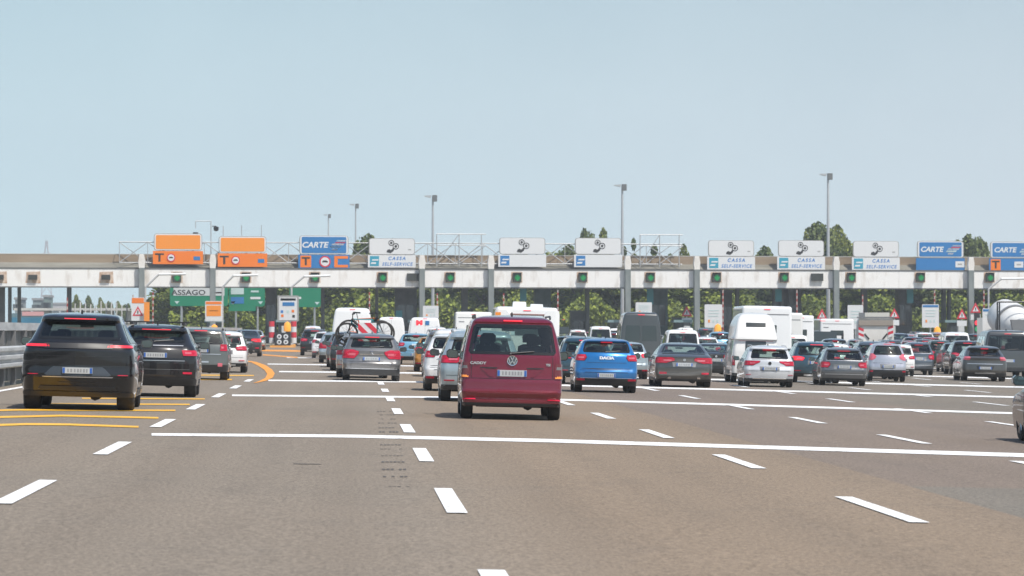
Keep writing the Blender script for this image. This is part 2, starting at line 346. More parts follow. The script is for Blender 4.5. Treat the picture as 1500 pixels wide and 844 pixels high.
# local frame: x along fascia, y depth, z up
XL, XR = -60, 110; fz0, fz1, rz = 5.82, 7.52, 8.95
b = MB(); x = XL; k = 0
while x < XR:
    wd = 4.45; b.box(x+.022, x+wd-.022, 0, .25, fz0, fz1); x += wd; k += 1
b.box(XL, XR, .03, .22, fz0+.01, fz1-.01)
fo = b.build('fascia', fm, can)
b = MB().box(XL, XR, -.06, .28, fz0-.12, fz0-.003).box(XL, XR, -.05, .28, fz1+.003, fz1+.12); b.build('fascia_trim', mat('trim grey', (.12, .12, .115), .7), can)
b = MB()
b.quad((XL, .4, fz1+.1), (XR, .4, fz1+.1), (XR, 1.5, fz1+.75), (XL, 1.5, fz1+.75)); b.box(XL, XR, 1.5, 26, fz1+.1, fz1+.7)
b.build('roof_band', rg, can)
b = MB().box(XL, XR, 1.32, 1.6, fz1+.62, rz).box(XL, XR, 1.6, 26, fz1+.72, rz-.1); b.build('roof_edge', rm, can)
b = MB().box(XL, XR, 1.30, 1.66, rz, rz+.07); b.build('roof_capping', mat('pale capping', (.5, .48, .44), .6), can)
b = MB().box(XL, XR, .3, 26, fz0+.3, fz0+.5); b.build('soffit', dm, can)
def loc(px, py=420):                         # px -> local x on the canopy front
    return px2X(px)*cz
cm = noisy('column grey', (.16, .185, .18), (.25, .27, .265), 1.2, .7, stretch=(1, 1, .3)); wc = noisy('weathered white concrete', (.66, .63, .58), (.84, .82, .78), 1, .8)
c0 = None
for px in (207, 311, 617, 718, 918, 1019, 1223, 1420):
    xx = loc(px); 
    if c0 is None:
        c0 = MB().box(-.27, .27, -.75, -.2, 0, 7.62).build('column', cm, can); c1 = MB().prism([(-.27, 7.62), (.27, 7.62), (.33, 8.3), (.22, 8.95), (-.22, 8.95), (-.33, 8.3)], -.7, -.25).build('column_head', wc, c0); o = c0
    else:
        o = c0.copy(); scene.collection.objects.link(o); o.parent = can; q = c1.copy(); scene.collection.objects.link(q); q.parent = o
    o.location = (xx, 0, 0)
# dark pillars deeper under the roof
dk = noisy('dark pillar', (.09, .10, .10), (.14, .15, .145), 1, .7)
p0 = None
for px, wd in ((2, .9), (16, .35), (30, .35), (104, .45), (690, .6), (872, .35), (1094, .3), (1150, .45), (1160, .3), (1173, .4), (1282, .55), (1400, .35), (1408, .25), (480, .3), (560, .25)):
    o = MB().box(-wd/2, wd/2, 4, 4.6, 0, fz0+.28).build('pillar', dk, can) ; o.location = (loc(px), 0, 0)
tag(can, 'long low toll plaza canopy with stained white fascia and tan roof edge', 'canopy')
# truss on the roof front
tz0, tz1 = 8.15, 10.15; tm = mat('truss steel', (.42, .43, .43), .5, .2)
tr = empty('sign_truss', (0, py_(0), 0), (0, 0, ANG)); b = MB(); bd = MB()
xa, xb = loc(175), loc(1000)
for z in (tz0, tz1):
    for y in (.25, .75): b.tube((xa, y, z), (xb, y, z), .05, 5)
step_ = 2.75; x = xa; k = 0
while x < xb-1:
    up, dn = (tz1, tz0) if k % 2 else (tz0, tz1)
    bd.tube((x, .25, up), (min(x+step_, xb), .25, dn), .045, 5); bd.tube((x, .75, dn), (min(x+step_, xb), .75, up), .04, 5); bd.tube((x, .25, tz0), (x, .25, tz1), .035, 5); bd.tube((x, .25, tz1), (x, .75, tz1), .035, 5)
    x += step_; k += 1
b.build('chord', tm, tr); bd.build('bracing', tm, tr)
tag(tr, 'light steel lattice truss carrying the lane signs above the canopy edge', 'truss')
for (p0x, p1x, ytop, lab) in ((640, 712, 343, 'empty sign rack of steel bars beside the leftmost tall lamp mast'), (938, 1001, 344, 'empty sign rack of steel bars right of the middle lamp mast')):
    e = empty('sign_rack', (0, py_(0), 0), (0, 0, ANG)); x0, x1 = loc(p0x), loc(p1x); zt = fas((p0x+p1x)/2, ytop).z; b = MB()
    for k in range(3): xx = x0+(x1-x0)*k/2.2; b.tube((xx, .12, tz0-.3), (xx, .12, zt), .05, 6)
    b.build('upright', tm, e); b = MB()
    for z in (zt, zt-1.1): b.tube((x0, .12, z), (x1, .12, z), .05, 6)
    b.tube((x0, .12, tz0), (x0+(x1-x0)/2.2, .12, zt), .04, 5); b.tube((x0+(x1-x0)/2.2, .12, tz0), (x1, .12, zt-1.1), .04, 5)
    b.build('crossbar', tm, e); tag(e, lab, 'sign rack', 'empty sign racks on the canopy')
# ---------------------------------------------------------------- lane signs
SG = dict(o=mat('sign orange', (.80, .19, .012), .5), ol=mat('sign light orange', (.82, .27, .025), .5), b=mat('sign blue', (.02, .13, .32), .5), bl=mat('sign bright blue', (.022, .17, .42), .5), w=mat('sign white', (.66, .67, .67), .5),
          k=mat('sign black', (.03, .03, .03), .6), r=mat('sign red', (.6, .03, .05), .5), gr=mat('sign rim grey', (.33, .33, .32), .5), tl=mat('logo teal', (.03, .30, .42), .5), gn=mat('sign green', (.0, .20, .10), .5), lb=mat('lettering blue', (.03, .18, .48), .5), pw=mat('pale lettering', (.5, .62, .6), .5), bk=mat('sign back', (.25, .25, .25), .6))
def rrect(w, h, r, n=4):
    P = []
    for cx, cz_, a0 in ((w/2-r, h/2-r, 0), (-w/2+r, h/2-r, 90), (-w/2+r, -h/2+r, 180), (w/2-r, -h/2+r, 270)):
        for k in range(n+1): a = R(a0+90*k/n); P.append((cx+r*math.cos(a), cz_+r*math.sin(a)))
    return P
def plane_poly(name, P, m, parent, y, cx=0, cz_=0, th=.03):
    return MB().prism([(x+cx, z+cz_) for x, z in reversed(P)], y, y+th).build(name, m, parent)
def coins(parent, cx, cz_, s):
    b = MB()
    hand = [(-.42, -.42), (-.1, -.5), (.12, -.34), (.2, -.12), (.1, -.1), (-.08, -.28), (-.2, -.2), (-.36, -.26)]
    b.prism([(x*s+cx, z*s+cz_) for x, z in hand], -.075, -.05)
    b.build('hand_symbol', SG['k'], parent)
    for (x, z, r) in ((-.05, .28, .22), (.30, .02, .24)):
        c = MB()
        for k in range(20):
            a0, a1 = 2*math.pi*k/20, 2*math.pi*(k+1)/20
            c.prism([(cx+(x+q*math.cos(a))*s, cz_+(z+q*math.sin(a))*s) for q, a in ((r, a0), (r*.78, a0), (r*.78, a1), (r, a1))], -.072, -.05)
        c.disc((cx+x*s, -.06, cz_+z*s), r*.42*s, 'y', 10, 0, .03)
        c.build('coin_symbol', SG['k'], parent)
def brush(parent, cx, cz_, w, h, cols):
    for k, (x0, x1, z0, z1, c) in enumerate(cols):
        MB().prism([(cx+(x0)*w, cz_+z0*h), (cx+(x1-.06)*w, cz_+z0*h), (cx+x1*w, cz_+z1*h), (cx+(x0+.08)*w, cz_+z1*h)], -.07, -.05).build('stripe', c, parent)
def circle_sign(parent, cx, cz_, r):
    MB().disc((cx, -.06, cz_), r, 'y', 20, 0, .03).build('red_ring', SG['r'], parent)
    MB().disc((cx, -.068, cz_), r*.76, 'y', 20, 0, .03).build('white_disc', SG['w'], parent)
    MB().prism([(cx-r*.5, cz_-r*.12), (cx+r*.5, cz_-r*.12), (cx+r*.5, cz_+r*.05), (cx+r*.2, cz_+r*.22), (cx-r*.3, cz_+r*.22), (cx-r*.5, cz_+r*.05)], -.095, -.08).build('vehicle_symbol', SG['k'], parent)
def lane_sign(px0, px1, yt, ysp, yb, kind, label):
    P = fas((px0+px1)/2, yt, .02); Pb = fas((px0+px1)/2, yb, .02); Ps = fas((px0+px1)/2, ysp, .02); a = fas(px0, yb, .02); c = fas(px1, yb, .02)
    w = (c-a).length; e = empty('lane_sign', (Pb.x, Pb.y, Pb.z), (0, 0, ANG)); H = P.z-Pb.z; h1 = Ps.z-Pb.z; hu = H-h1
    up = MB().prism(list(reversed(rrect(w*.96, hu-.03, .28))), -.03, .1).build('upper_panel', SG['gr'] if kind not in 'ot' else SG['bk'], e); up.location = (0, 0, h1+hu/2)
    def U(P_, m, y, name='panel_face', cx=0, cz_=0): return plane_poly(name, P_, m, up, y, cx, cz_, .018)
    lw = MB().box(-w/2, w/2, -.03, .1, 0, h1-.02).build('lower_panel', {'o': SG['o'], 'c': SG['bl'], 'd': SG['bl'], 'e': SG['bl']}.get(kind, SG['w']), e)
    if kind == 'o':
        U(rrect(w*.94, hu-.12, .24), SG['w'], -.05); U(rrect(w*.885, hu-.34, .14), SG['ol'], -.07)
        text_mesh('lettering', 'T', h1*.85, SG['k'], lw, (-w*.37, -.036, h1*.46), .03, 0, 1.25)
        circle_sign(lw, -w*.14, h1*.48, h1*.32)
        MB().box(w*.31, w*.44, -.05, -.031, h1*.30, h1*.58).build('blue_patch', SG['bl'], lw)
    elif kind in 'cde':
        U(rrect(w*.93, hu-.12, .2), SG['w'], -.05); U(rrect(w*.87, hu-.30, .1), SG['bl'], -.07)
        text_mesh('lettering', 'CARTE', hu*.41, SG['w'], up, (-w*.185, -.076, -.02), .024, .22, 1.08)
        brush(up, w*.255, 0, w*.33, hu*.7, [(-.35, .05, -.42, -.28, SG['w']), (-.45, .25, -.22, -.08, SG['pw']), (-.35, .42, -.02, .10, SG['w']), (-.15, .52, .13, .22, SG['r']), (-.05, .56, .27, .36, SG['w'])])
        if kind == 'c':
            MB().box(-w*.46, -w*.25, -.05, -.031, h1*.06, h1*.92).build('orange_patch', SG['o'], lw); text_mesh('lettering', 'T', h1*.8, SG['k'], lw, (-w*.355, -.06, h1*.48), .03, 0, 1.2)
            circle_sign(lw, w*.02, h1*.48, h1*.42)
            b = MB().box(w*.2, w*.27, -.05, -.031, h1*.06, h1*.9).box(w*.272, w*.47, -.05, -.031, h1*.7, h1*.9).box(w*.272, w*.47, -.05, -.031, h1*.06, h1*.25); b.build('orange_patch', SG['o'], lw)
        if kind in 'de':
            s_ = .40 if kind == 'd' else .10
            MB().box(w*(s_-.09), w*(s_+.09), -.05, -.031, h1*.28, h1*.75).build('white_patch', SG['w'], lw); MB().box(w*s_-w*.045, w*s_+w*.045, -.056, -.052, h1*.46, h1*.57).build('text_line', SG['gr'], lw)
        if kind == 'e':
            MB().box(-w*.47, -w*.27, -.05, -.031, h1*.08, h1*.92).build('orange_patch', SG['o'], lw); text_mesh('lettering', 'T', h1*.8, SG['k'], lw, (-w*.37, -.06, h1*.48), .03, 0, 1.2)
            MB().box(w*.26, w*.46, -.05, -.031, h1*.1, h1*.9).build('orange_patch', SG['o'], lw)
    else:
        U(rrect(w*.93, hu-.12, .24), SG['w'], -.05); coins(up, 0, 0, hu*.78)
        if kind == 's': MB().box(w*.34, w*.40, -.055, -.051, -hu*.22, -hu*.15).build('text_line', SG['gr'], up)
        MB().box(-w*.46, -w*.27, -.05, -.031, h1*.12, h1*.9).build('logo_panel', SG['tl'] if kind == 's' else SG['bl'], lw)
        brush(lw, -w*.365, h1*.5, w*.19, h1*.75, [(-.42, .2, -.3, -.12, SG['w']), (-.3, .45, .05, .2, SG['w'])])
        if kind == 's':
            text_mesh('lettering', 'CASSA', h1*.37, SG['lb'], lw, (w*.10, -.036, h1*.71), .014, .22, 1.0, space=1.4); text_mesh('lettering', 'SELF-SERVICE', h1*.36, SG['lb'], lw, (w*.11, -.036, h1*.26), .012, .22, .92, space=1.25)
    b = MB()
    for x in (-w*.3, w*.3): b.box(x-.07, x+.07, .1, .22, .05, H-.2)
    b.build('bracket', SG['bk'], e)
    tag(e, label, 'lane sign', 'lane signs above the toll canopy')
for a in ((224, 297.5, 342, 367.5, 387, 'o', 'orange lane sign with a black T, leftmost above the canopy'), (319, 391.5, 346, 371, 391, 'o', 'orange lane sign with a black T, nearer the blue CARTE sign'),
          (437, 512, 345, 373, 393, 'c', 'blue CARTE sign with orange T and orange bracket below, left of the coin signs'), (539, 609, 349, 373.5, 392, 's', 'white coin sign reading CASSA SELF-SERVICE right beside the left CARTE sign'),
          (730, 800, 348, 373, 391, 'n', 'white coin sign without words, right of the left empty sign frame'), (841, 911.5, 348.5, 373, 391.5, 'n', 'white coin sign without words, right beside the middle lamp mast'),
          (1036, 1106, 352, 376, 395, 's', 'white CASSA SELF-SERVICE coin sign nearest the right empty sign frame'), (1138.5, 1208.5, 352, 376, 395, 's', 'white CASSA SELF-SERVICE coin sign beside the tallest lamp mast'),
          (1248, 1318, 353, 377, 396, 's', 'white CASSA SELF-SERVICE coin sign next left of the plain blue CARTE sign'), (1342, 1413, 353, 378, 397, 'd', 'blue CARTE sign with a plain blue lower panel'),
          (1449, 1521, 354, 378.5, 397.5, 'e', 'blue CARTE sign with orange T at the right end')): lane_sign(*a)
# lane signals on the fascia
grn = mat('green signal', (.0, .20, .05), .4, emit=(.0, .75, .16), estr=.12); bxm = mat('signal housing', (.035, .04, .035), .6); rust = noisy('rust stain', (.42, .26, .16), (.66, .56, .47), 2, .8)
s0 = None
for i, px in enumerate((259, 360, 461, 560, 659, 757, 853, 952, 1049, 1148, 1246, 1347.5, 1449)):
    P = fas(px, 407, .0)
    if s0 is None:
        s0 = empty('lane_signal'); MB().box(-.4, .4, -.45, -.02, -.42, .48).build('housing', bxm, s0)
        b = MB().box(-.07, .07, -.47, -.452, -.02, .3); b.prism([(-.24, .02), (0, -.3), (.24, .02), (.16, .1), (0, -.1), (-.16, .1)], -.47, -.452); b.disc((0, -.455, 0), .30, 'y', 14, 1, .004)
        b.build('green_arrow', [grn, mat('green signal glass', (.01, .12, .04), .3, emit=(0, .3, .07), estr=.08)], s0)
        MB().box(-.42, .42, -.62, -.45, .48, .5).build('visor', bxm, s0); o = s0; MB().box(-.56, .56, -.018, -.004, -.5, .6).build('rusty_backplate', rust, s0)
    else: o = copy_tree(s0)
    o.location = P; o.rotation_euler = (0, 0, ANG)
    near = ('below the leftmost orange T sign', 'below the second orange T sign', 'below the left CARTE sign', 'below the leftmost CASSA sign', 'below the left empty sign rack', 'below the left wordless coin sign', 'below the right wordless coin sign', 'below the right empty sign rack', 'below the second CASSA sign', 'below the third CASSA sign', 'below the rightmost CASSA sign', 'below the plain blue CARTE sign', 'below the rightmost CARTE sign')[i]
    tag(o, 'green arrow lane signal on the fascia '+near, 'lane signal', 'green lane signals on the fascia')
for px, lab in ((48, 'dark rusty box set in the fascia, left of the black SUV roof line'), (155, 'dark rusty box set in the fascia, nearest the first grey column'), (-1, 'dark rusty box cut by the left picture edge'), (605, 'black display box on the fascia left of a grey column'), (1196.5, 'black display box on the fascia beside the tallest mast')):
    P = fas(px, 406); e = empty('fascia_box', P, (0, 0, ANG)); big = px > 300
    if not big: MB().prism([(-.7, -.55), (.75, -.6), (.7, .55), (-.6, .5)], -.02, -.005).build('rust_patch', rust, e)
    MB().box(-.6 if big else -.42, .6 if big else .42, -.3, -.025, -.38 if big else -.25, .36 if big else .22).build('housing', bxm, e)
    tag(e, lab, 'box', 'boxes on the fascia')
# slanted gantry arms in front of the fascia (cameras on arms)
def arm(pts, Y, name, lab, r=.09):
    e = empty(name, at(pts[0][0], 500, Y)); e.location.z = 0; b = MB(); q = [at(x, y, Y)-e.location for x, y in pts]; q = [Vector((q[0].x, 0, 0))]+q
    b.path(q[:-1], r, 8); b.build('pole', mat('arm grey', (.5, .5, .49), .5, .2), e); MB().tube(q[-2], q[-1], r*1.3, 8).build('lamp_arm', M['white'], e)
    tag(e, lab, 'mast arm', 'slanted mast arms before the fascia')
arm([(213, 421), (233, 402), (272, 401.5)], 331, 'mast_arm', 'bent mast arm rising beside the leftmost grey column'); arm([(326, 421), (342, 404), (378, 403)], 331, 'mast_arm', 'bent mast arm below the second orange sign')
arm([(427, 432), (427, 421), (446, 405), (484, 404)], 331, 'mast_arm', 'bent mast arm over the white price panel near the orange island'); arm([(1448, 440), (1448, 424), (1467, 408.5), (1505, 408)], 336, 'mast_arm', 'bent mast arm at the right end above the cement mixer')
# ---------------------------------------------------------------- lamp masts and antennas
lm = mat('mast steel', (.50, .52, .53), .45, .3)
def mast(px, ytop, Y, r, lab, head=True):
    T = at(px, ytop, Y); e = empty('lamp_mast', (T.x, Y, 0)); MB().tube((0, 0, 0), (0, 0, T.z), r*1.5, 10, r2=r*.7).build('pole', lm, e)
    if head:
        b = MB().prism([(-.95, 0), (-.25, -.15), (-.15, .12), (-.85, .1)], -.3, .3).build('floodlight', lm, e); b.location = (0, 0, T.z)
        b = MB().box(-.2, .32, -.3, .3, -.55, .15).build('lamp_head', mat('dark lamp', (.15, .16, .16), .5), e); b.location = (.15, 0, T.z)
    else: MB().box(-.12, .12, -.12, .12, T.z-.2, T.z).build('lamp_head', lm, e)
    tag(e, lab, 'lamp mast', 'lamp masts behind the canopy')
mast(634, 288, 385, .15, 'tall lamp mast behind the canopy beside the left empty sign frame'); mast(911.5, 272, 385, .16, 'tall lamp mast with floodlight near the middle coin signs'); mast(1213, 256, 385, .17, 'tallest lamp mast, rising before the big tree on the right')
mast(521, 300, 520, .15, 'thin lamp mast just right of the left CARTE sign'); mast(481, 315, 640, .15, 'short distant lamp mast above the left CARTE sign')
for px, yt in ((327, 331), (354, 330), (383, 330)):
    T = at(px, yt, 345); tag(MB().tube((T.x, 345, 7.5), (T.x, 345, T.z), .05, 6).build('antenna_rod', lm), 'thin antenna rod above the second orange sign, %s' % {327: 'leftmost of three', 354: 'middle of three', 383: 'rightmost of three'}[px], 'antenna', 'antenna rods on the canopy')
e = empty('camera_mast', (at(309, 400, 343).x, 343, 8.5)); b = MB(); zt = at(309, 324, 343).z-8.5; b.tube((0, 0, 0), (0, 0, zt), .06, 6); b.tube((0, 0, zt), (-1.5, 0, zt), .05, 6); b.tube((-1.5, 0, zt), (-1.5, 0, zt-.7), .05, 6); b.build('pole', lm, e)
b = MB().box(-1.75, -1.25, -.2, .2, zt-1.5, zt-1.1); b.tube((.1, 0, zt-.5), (.5, 0, zt-.5), .05, 6); b.lathe([(zt-1.0, .05), (zt-.9, .24), (zt-.6, .26), (zt-.5, .05)], 'z', 10, o=(.5, 0, 0)); b.build('camera_head', M['black'], e)
tag(e, 'small camera mast between the two orange signs', 'camera mast')
# pylon far left
e = empty('power_pylon', at(68, 470, 1150)); e.location.z = 0; zt = at(68, 352, 1150).z; b = MB()
for k in range(7):
    z0, z1 = zt*k/7, zt*(k+1)/7; a0, a1 = 2.4*(1-k/7)+.25, 2.4*(1-(k+1)/7)+.25
    for s in (-1, 1): b.tube((s*a0, 0, z0), (s*a1, 0, z1), .13, 4); b.tube((s*a0, 0, z0), (-s*a1, 0, z1), .09, 4)
for z in (.72, .82): b.tube((-4, 0, zt*z), (4, 0, zt*z), .11, 4); b.tube((-4, 0, zt*z), (0, 0, zt*(z+.06)), .08, 4); b.tube((4, 0, zt*z), (0, 0, zt*(z+.06)), .08, 4)
b.build('lattice', mat('pylon', (.45, .42, .45), .6), e); tag(e, 'faint distant power pylon rising above the canopy roof at far left', 'pylon')
# ---------------------------------------------------------------- islands, booths, island panels
km = noisy('island kerb orange', (.72, .30, .05), (.82, .42, .12), 2, .7); kc = noisy('island concrete', (.4, .39, .36), (.52, .5, .47), 1, .8)
def island(px, i):
    X = px2X(px); Y = py_(X); e = empty('toll_island', (X, Y, 0)); b = MB().prism([(-1.0, 0), (1.0, 0), (.95, .22), (-.95, .22)], -16, 14); b.build('kerb', km if px < 560 else kc, e)
    MB().box(-.9, .9, -15.5, 13.5, .225, .25).build('paving', kc, e)
    q = MB()
    for xx in (-.45, .45): q.lathe([(.25, .22), (.55, .22), (.56, .18), (.95, .18), (1.0, .05)], 'z', 12, o=(xx, -15, 0))
    q.build('bollard', noisy('bollard paint', (.75, .74, .7), (.1, .1, .1), 2.2, .6, 0, lo=.49, hi=.51, stretch=(.1, .1, 1.5)), e)
    bo = MB().box(-.75, .75, 1, 4.5, .25, 1.1).build('booth_base', mat('booth grey', (.26, .27, .27), .5), e)
    MB().box(-.72, .72, 1.05, 4.45, 1.103, 2.35).build('booth_glass', M['glass'], bo); MB().box(-.95, .95, .8, 4.7, 2.353, 2.6).build('booth_roof', mat('booth roof', (.2, .3, .31), .5), bo)
    MB().box(-.3, .3, -3.2, -2.5, .25, 2.0).build('pay_machine', mat('machine', (.5, .51, .5), .5), e)
    tag(e, 'toll island '+i, 'toll island', 'toll islands under the canopy')
for px, i in ((104, 'at the far left behind the black SUV'), (207, 'at the leftmost grey column'), (313, 'below the second orange sign'), (418, 'with orange kerb below the white price panel'), (515, 'behind the bicycle carrier'), (612, 'beside the dark booth left of the red van'), (707, 'ahead of the red van'), (806, 'behind the white motorhomes right of the red van'),
              (905, 'beyond the dark tall van'), (1002, 'beyond the dark sedan'), (1100, 'beyond the high roof camper'), (1200, 'below the tallest lamp mast'), (1300, 'beyond the refuse truck'), (1400, 'between the right warning triangles'), (1492, 'beside the cement mixer')): island(px, i)
def dark_booth(px, w, ytop, c, lab, Yo=6):
    X = px2X(px); Y = py_(X)+Yo; zt = min(at(px, ytop, Y).z, 5.9); ww = w*Y/FPX; e = empty('service_cabin', (X, Y, 0))
    m = noisy('cabin '+c, *{'teal': ((.05, .09, .095), (.09, .14, .14)), 'dark': ((.075, .085, .088), (.12, .13, .13)), 'blue': ((.03, .08, .12), (.05, .12, .17)), 'green': ((.03, .15, .09), (.05, .2, .12))}[c], 1.5, .5)
    MB().box(-ww/2, ww/2, 0, 2.2, .25, zt-.2).build('cabin_wall', m, e); MB().box(-ww/2-.1, ww/2+.1, -.1, 2.3, zt-.197, zt).build('cabin_roof', mat('cabin cap', (.12, .13, .13), .6), e)
    b = MB()
    for k in range(2): b.box(-ww*.4+k*ww*.42, -ww*.04+k*ww*.42, -.03, -.004, zt*.35, zt*.7)
    b.build('window', M['glass'], e); tag(e, lab, 'cabin', 'dark service cabins under the canopy')
for a in ((596, 32, 421, 'dark', 'tall dark service cabin beside the grey column left of the red van'), (800, 24, 421, 'teal', 'tall dark teal cabin behind the wordless coin sign lane'), (972, 28, 421, 'teal', 'wide dark teal cabin right of the tall dark van'), (1340, 20, 421, 'dark', 'tall dark cabin below the plain blue CARTE sign'),
          (1075, 14, 425, 'dark', 'narrow dark cabin left of the high roof camper'), (1168, 34, 421, 'dark', 'dark cabin with grey pillars above the white caravans'), (395, 16, 421, 'dark', 'narrow dark cabin left of the white price panel'), (855, 26, 455, 'dark', 'low dark cabin left of the tall dark van'), (1010, 26, 465, 'green', 'low green cabin beyond the dark sedan')): dark_booth(*a)
for px, yt, yb_, c in ((768, 421, 441, 'teal'), (955, 421, 446, 'teal'), (1144, 421, 442, 'teal'), (1338, 421, 444, 'teal'), (585, 455, 467, 'blue')):
    X = px2X(px); Y = py_(X)+2; a = at(px, yt, Y); bb = at(px, yb_, Y)
    tag(MB().box(X-.32, X+.32, Y, Y+.3, bb.z, min(a.z, 5.9)).build('hanging_display', mat('teal display', (.04, .22, .25), .4)), 'teal panel hanging under the canopy '+{768: 'right of the motorhome air conditioners', 955: 'above the tall dark van', 1144: 'above the caravans', 1338: 'below the plain blue CARTE sign', 585: 'in the dark cabin'}[px], 'display panel', 'teal panels under the canopy')
# island price panels
def panel(px, x0, x1, yt, yb_, style, lab):
    Y = 322 + .12*(px2X(px)-PX0); P = at(px, yb_, Y); T = at(px, yt, Y); w = (x1-x0)*Y/FPX; h = T.z-P.z
    e = empty('info_panel', (P.x, Y, 0)); MB().tube((0, .1, 0), (0, .1, P.z+h*.5), .07, 8).build('pole', M['silver'], e)
    o = MB().prism(list(reversed(rrect(w, h, .08, 2))), -.04, .06).build('board', SG['gr'] if style == 'g' else SG['w'], e); o.location = (0, 0, P.z+h/2)
    def q(x0, x1, z0, z1, m, nm): MB().box(x0*w, x1*w, -.06, -.043, z0*h, z1*h).build(nm, m, o)
    if style == 'g': q(-.42, .42, -.45, .42, SG['w'], 'face')
    if style in 'gb': q(-.36, .36, .30, .39, SG['b'], 'header') if style == 'g' else q(-.46, .46, .38, .47, SG['bl'], 'header')
    if style == 'g':
        MB().box(-.26*w, .30*w, -.08, -.063, .10*h, .24*h).build('blue_strip', SG['bl'], o)
        for x, z, m in ((-.3, -.12, 'lb'), (-.02, -.12, 'pw'), (.22, -.1, 'o'), (-.28, -.28, 'o'), (.25, -.3, 'k')): MB().box((x-.05)*w, (x+.07)*w, -.08, -.063, (z-.05)*h, (z+.05)*h).build('pictogram', SG[m], o)
    if style in 'wb':
        for z in (.22, .10, -.02): q(-.3, .3+.05*math.sin(z*30), z, z+.035, SG['pw'], 'text_line')
        for x in (-.25, 0, .22): q(x-.05, x+.05, -.28, -.16, SG[('ol', 'pw', 'lb')[int(x*4+1)]], 'pictogram')
    if style == 'o': q(-.42, .42, -.24, .28, SG['ol'], 'orange_face'); q(-.46, .46, .34, .47, SG['o'], 'header'); q(-.25, .25, 0, .035, mat('ochre', (.45, .2, .03), .5), 'text_line'); q(-.46, .46, -.48, -.26, SG['w'], 'white_strip')
    if style == 't': q(-.46, .46, .26, .48, SG['o'], 'header'); warn(o, 0, -.1*h, w*.42)
    tag(e, lab, 'info panel', 'panels on the toll island ends')
def warn(parent, cx, cz_, r, y=-.06):
    MB().prism([(cx-r, cz_-r*.8), (cx+r, cz_-r*.8), (cx, cz_+r)], y, y+.015).build('red_triangle', SG['r'], parent)
    MB().prism([(cx-r*.6, cz_-r*.55), (cx+r*.6, cz_-r*.55), (cx, cz_+r*.5)], y-.02, y-.005).build('white_triangle', SG['w'], parent)
    MB().box(cx-r*.1, cx+r*.1, y-.03, y-.022, cz_-r*.4, cz_+r*.2).build('symbol', SG['k'], parent)
panel(202, 192, 211, 436, 470, 't', 'panel with orange header and red warning triangle, leftmost'); panel(313, 301, 326, 441, 471, 'o', 'orange panel on the island below the second orange sign'); panel(422, 406, 437, 433, 471, 'g', 'large white price panel with blue header above the orange island')
panel(631, 620, 643, 448, 467, 'w', 'small white panel beside the column left of the red van'); panel(943, 931, 955, 443, 462, 'w', 'small white panel above the tall dark van'); panel(1045, 1033, 1059, 446, 480, 'w', 'tall white price panel beside the high roof camper')
panel(1253, 1243, 1266, 447, 482, 'w', 'white panel left of the refuse truck'); panel(1363, 1351, 1376, 446, 480, 'b', 'white price panel with blue header below the plain CARTE sign'); panel(1450, 1439, 1461, 452, 487, 'b', 'white panel with blue header beside the cement mixer')
MBo = MB().box(-.25, .25, -.05, .05, -.9, .9)
P = at(215, 457, 323); tag(MBo.build('orange_marker', SG['ol']), 'narrow orange marker beside the leftmost warning panel', 'marker').location = P
# red-white posts with amber beacons
rw = bpy.data.materials.new('red white bands'); rw.use_nodes = True; nt = rw.node_tree; wv = nt.nodes.new('ShaderNodeTexWave'); wv.bands_direction = 'Z'; wv.inputs['Scale'].default_value = .55; tcn = nt.nodes.new('ShaderNodeTexCoord'); rp = nt.nodes.new('ShaderNodeValToRGB'); rp.color_ramp.interpolation = 'CONSTANT'; rp.color_ramp.elements[1].position = .5
rp.color_ramp.elements[0].color = (.34, .05, .04, 1); rp.color_ramp.elements[1].color = (.48, .40, .36, 1); nt.links.new(tcn.outputs['Object'], wv.inputs[0]); nt.links.new(wv.outputs[0], rp.inputs[0]); nt.links.new(rp.outputs[0], nt.nodes['Principled BSDF'].inputs[0])
for i, (px, yt) in enumerate(((100, 436), (196, 432), (640, 430), (541, 428), (816, 425), (1057, 421), (1165, 421), (1261, 432), (1366, 421), (1438, 424), (225, 428), (737, 430))):
    X = px2X(px); Y = py_(X)-1.2; zt = min(at(px, yt, Y).z, 5.6)
    near = ('behind the black SUV', 'beside the leftmost warning panel', 'right of the small white panel near the red van', 'above the bicycles', 'right of the motorhomes', 'beside the tall white price panel', 'above the white caravans', 'left of the refuse truck', 'beside the blue header price panel', 'left of the cement mixer', 'right of the narrow orange marker', 'above the red van roof')[i]
    tag(MB().tube((0, 0, .25), (0, 0, zt), .07, 8).build('striped_post', rw), 'red and white banded post '+near, 'post', 'banded barrier posts at the toll lanes').location = (X, Y, 0)
am = mat('amber beacon', (.9, .35, .02), .3, 0, 1, (1, .4, .03), .35)
for px, yc, near in ((421, 479, 'under the large white price panel'), (314, 483, 'under the orange panel'), (1051.5, 482, 'beside the tall white price panel'), (1373, 486, 'beside the blue header price panel'), (1449, 478, 'under the right end panel')):
    Y = 319+.12*(px2X(px)-PX0); P = at(px, yc, Y); e = empty('amber_beacon', (P.x, Y, .25)); MB().box(-.16, .16, -.1, .1, 0, P.z-.7).build('stand', M['black'], e)
    MB().lathe([(P.z-.7, .1), (P.z-.65, .33), (P.z-.25, .36), (P.z+.1, .27), (P.z+.25, .02)], 'z', 16).build('lamp_lens', am, e, 40); tag(e, 'amber impact beacon '+near, 'beacon', 'amber beacons on the islands')
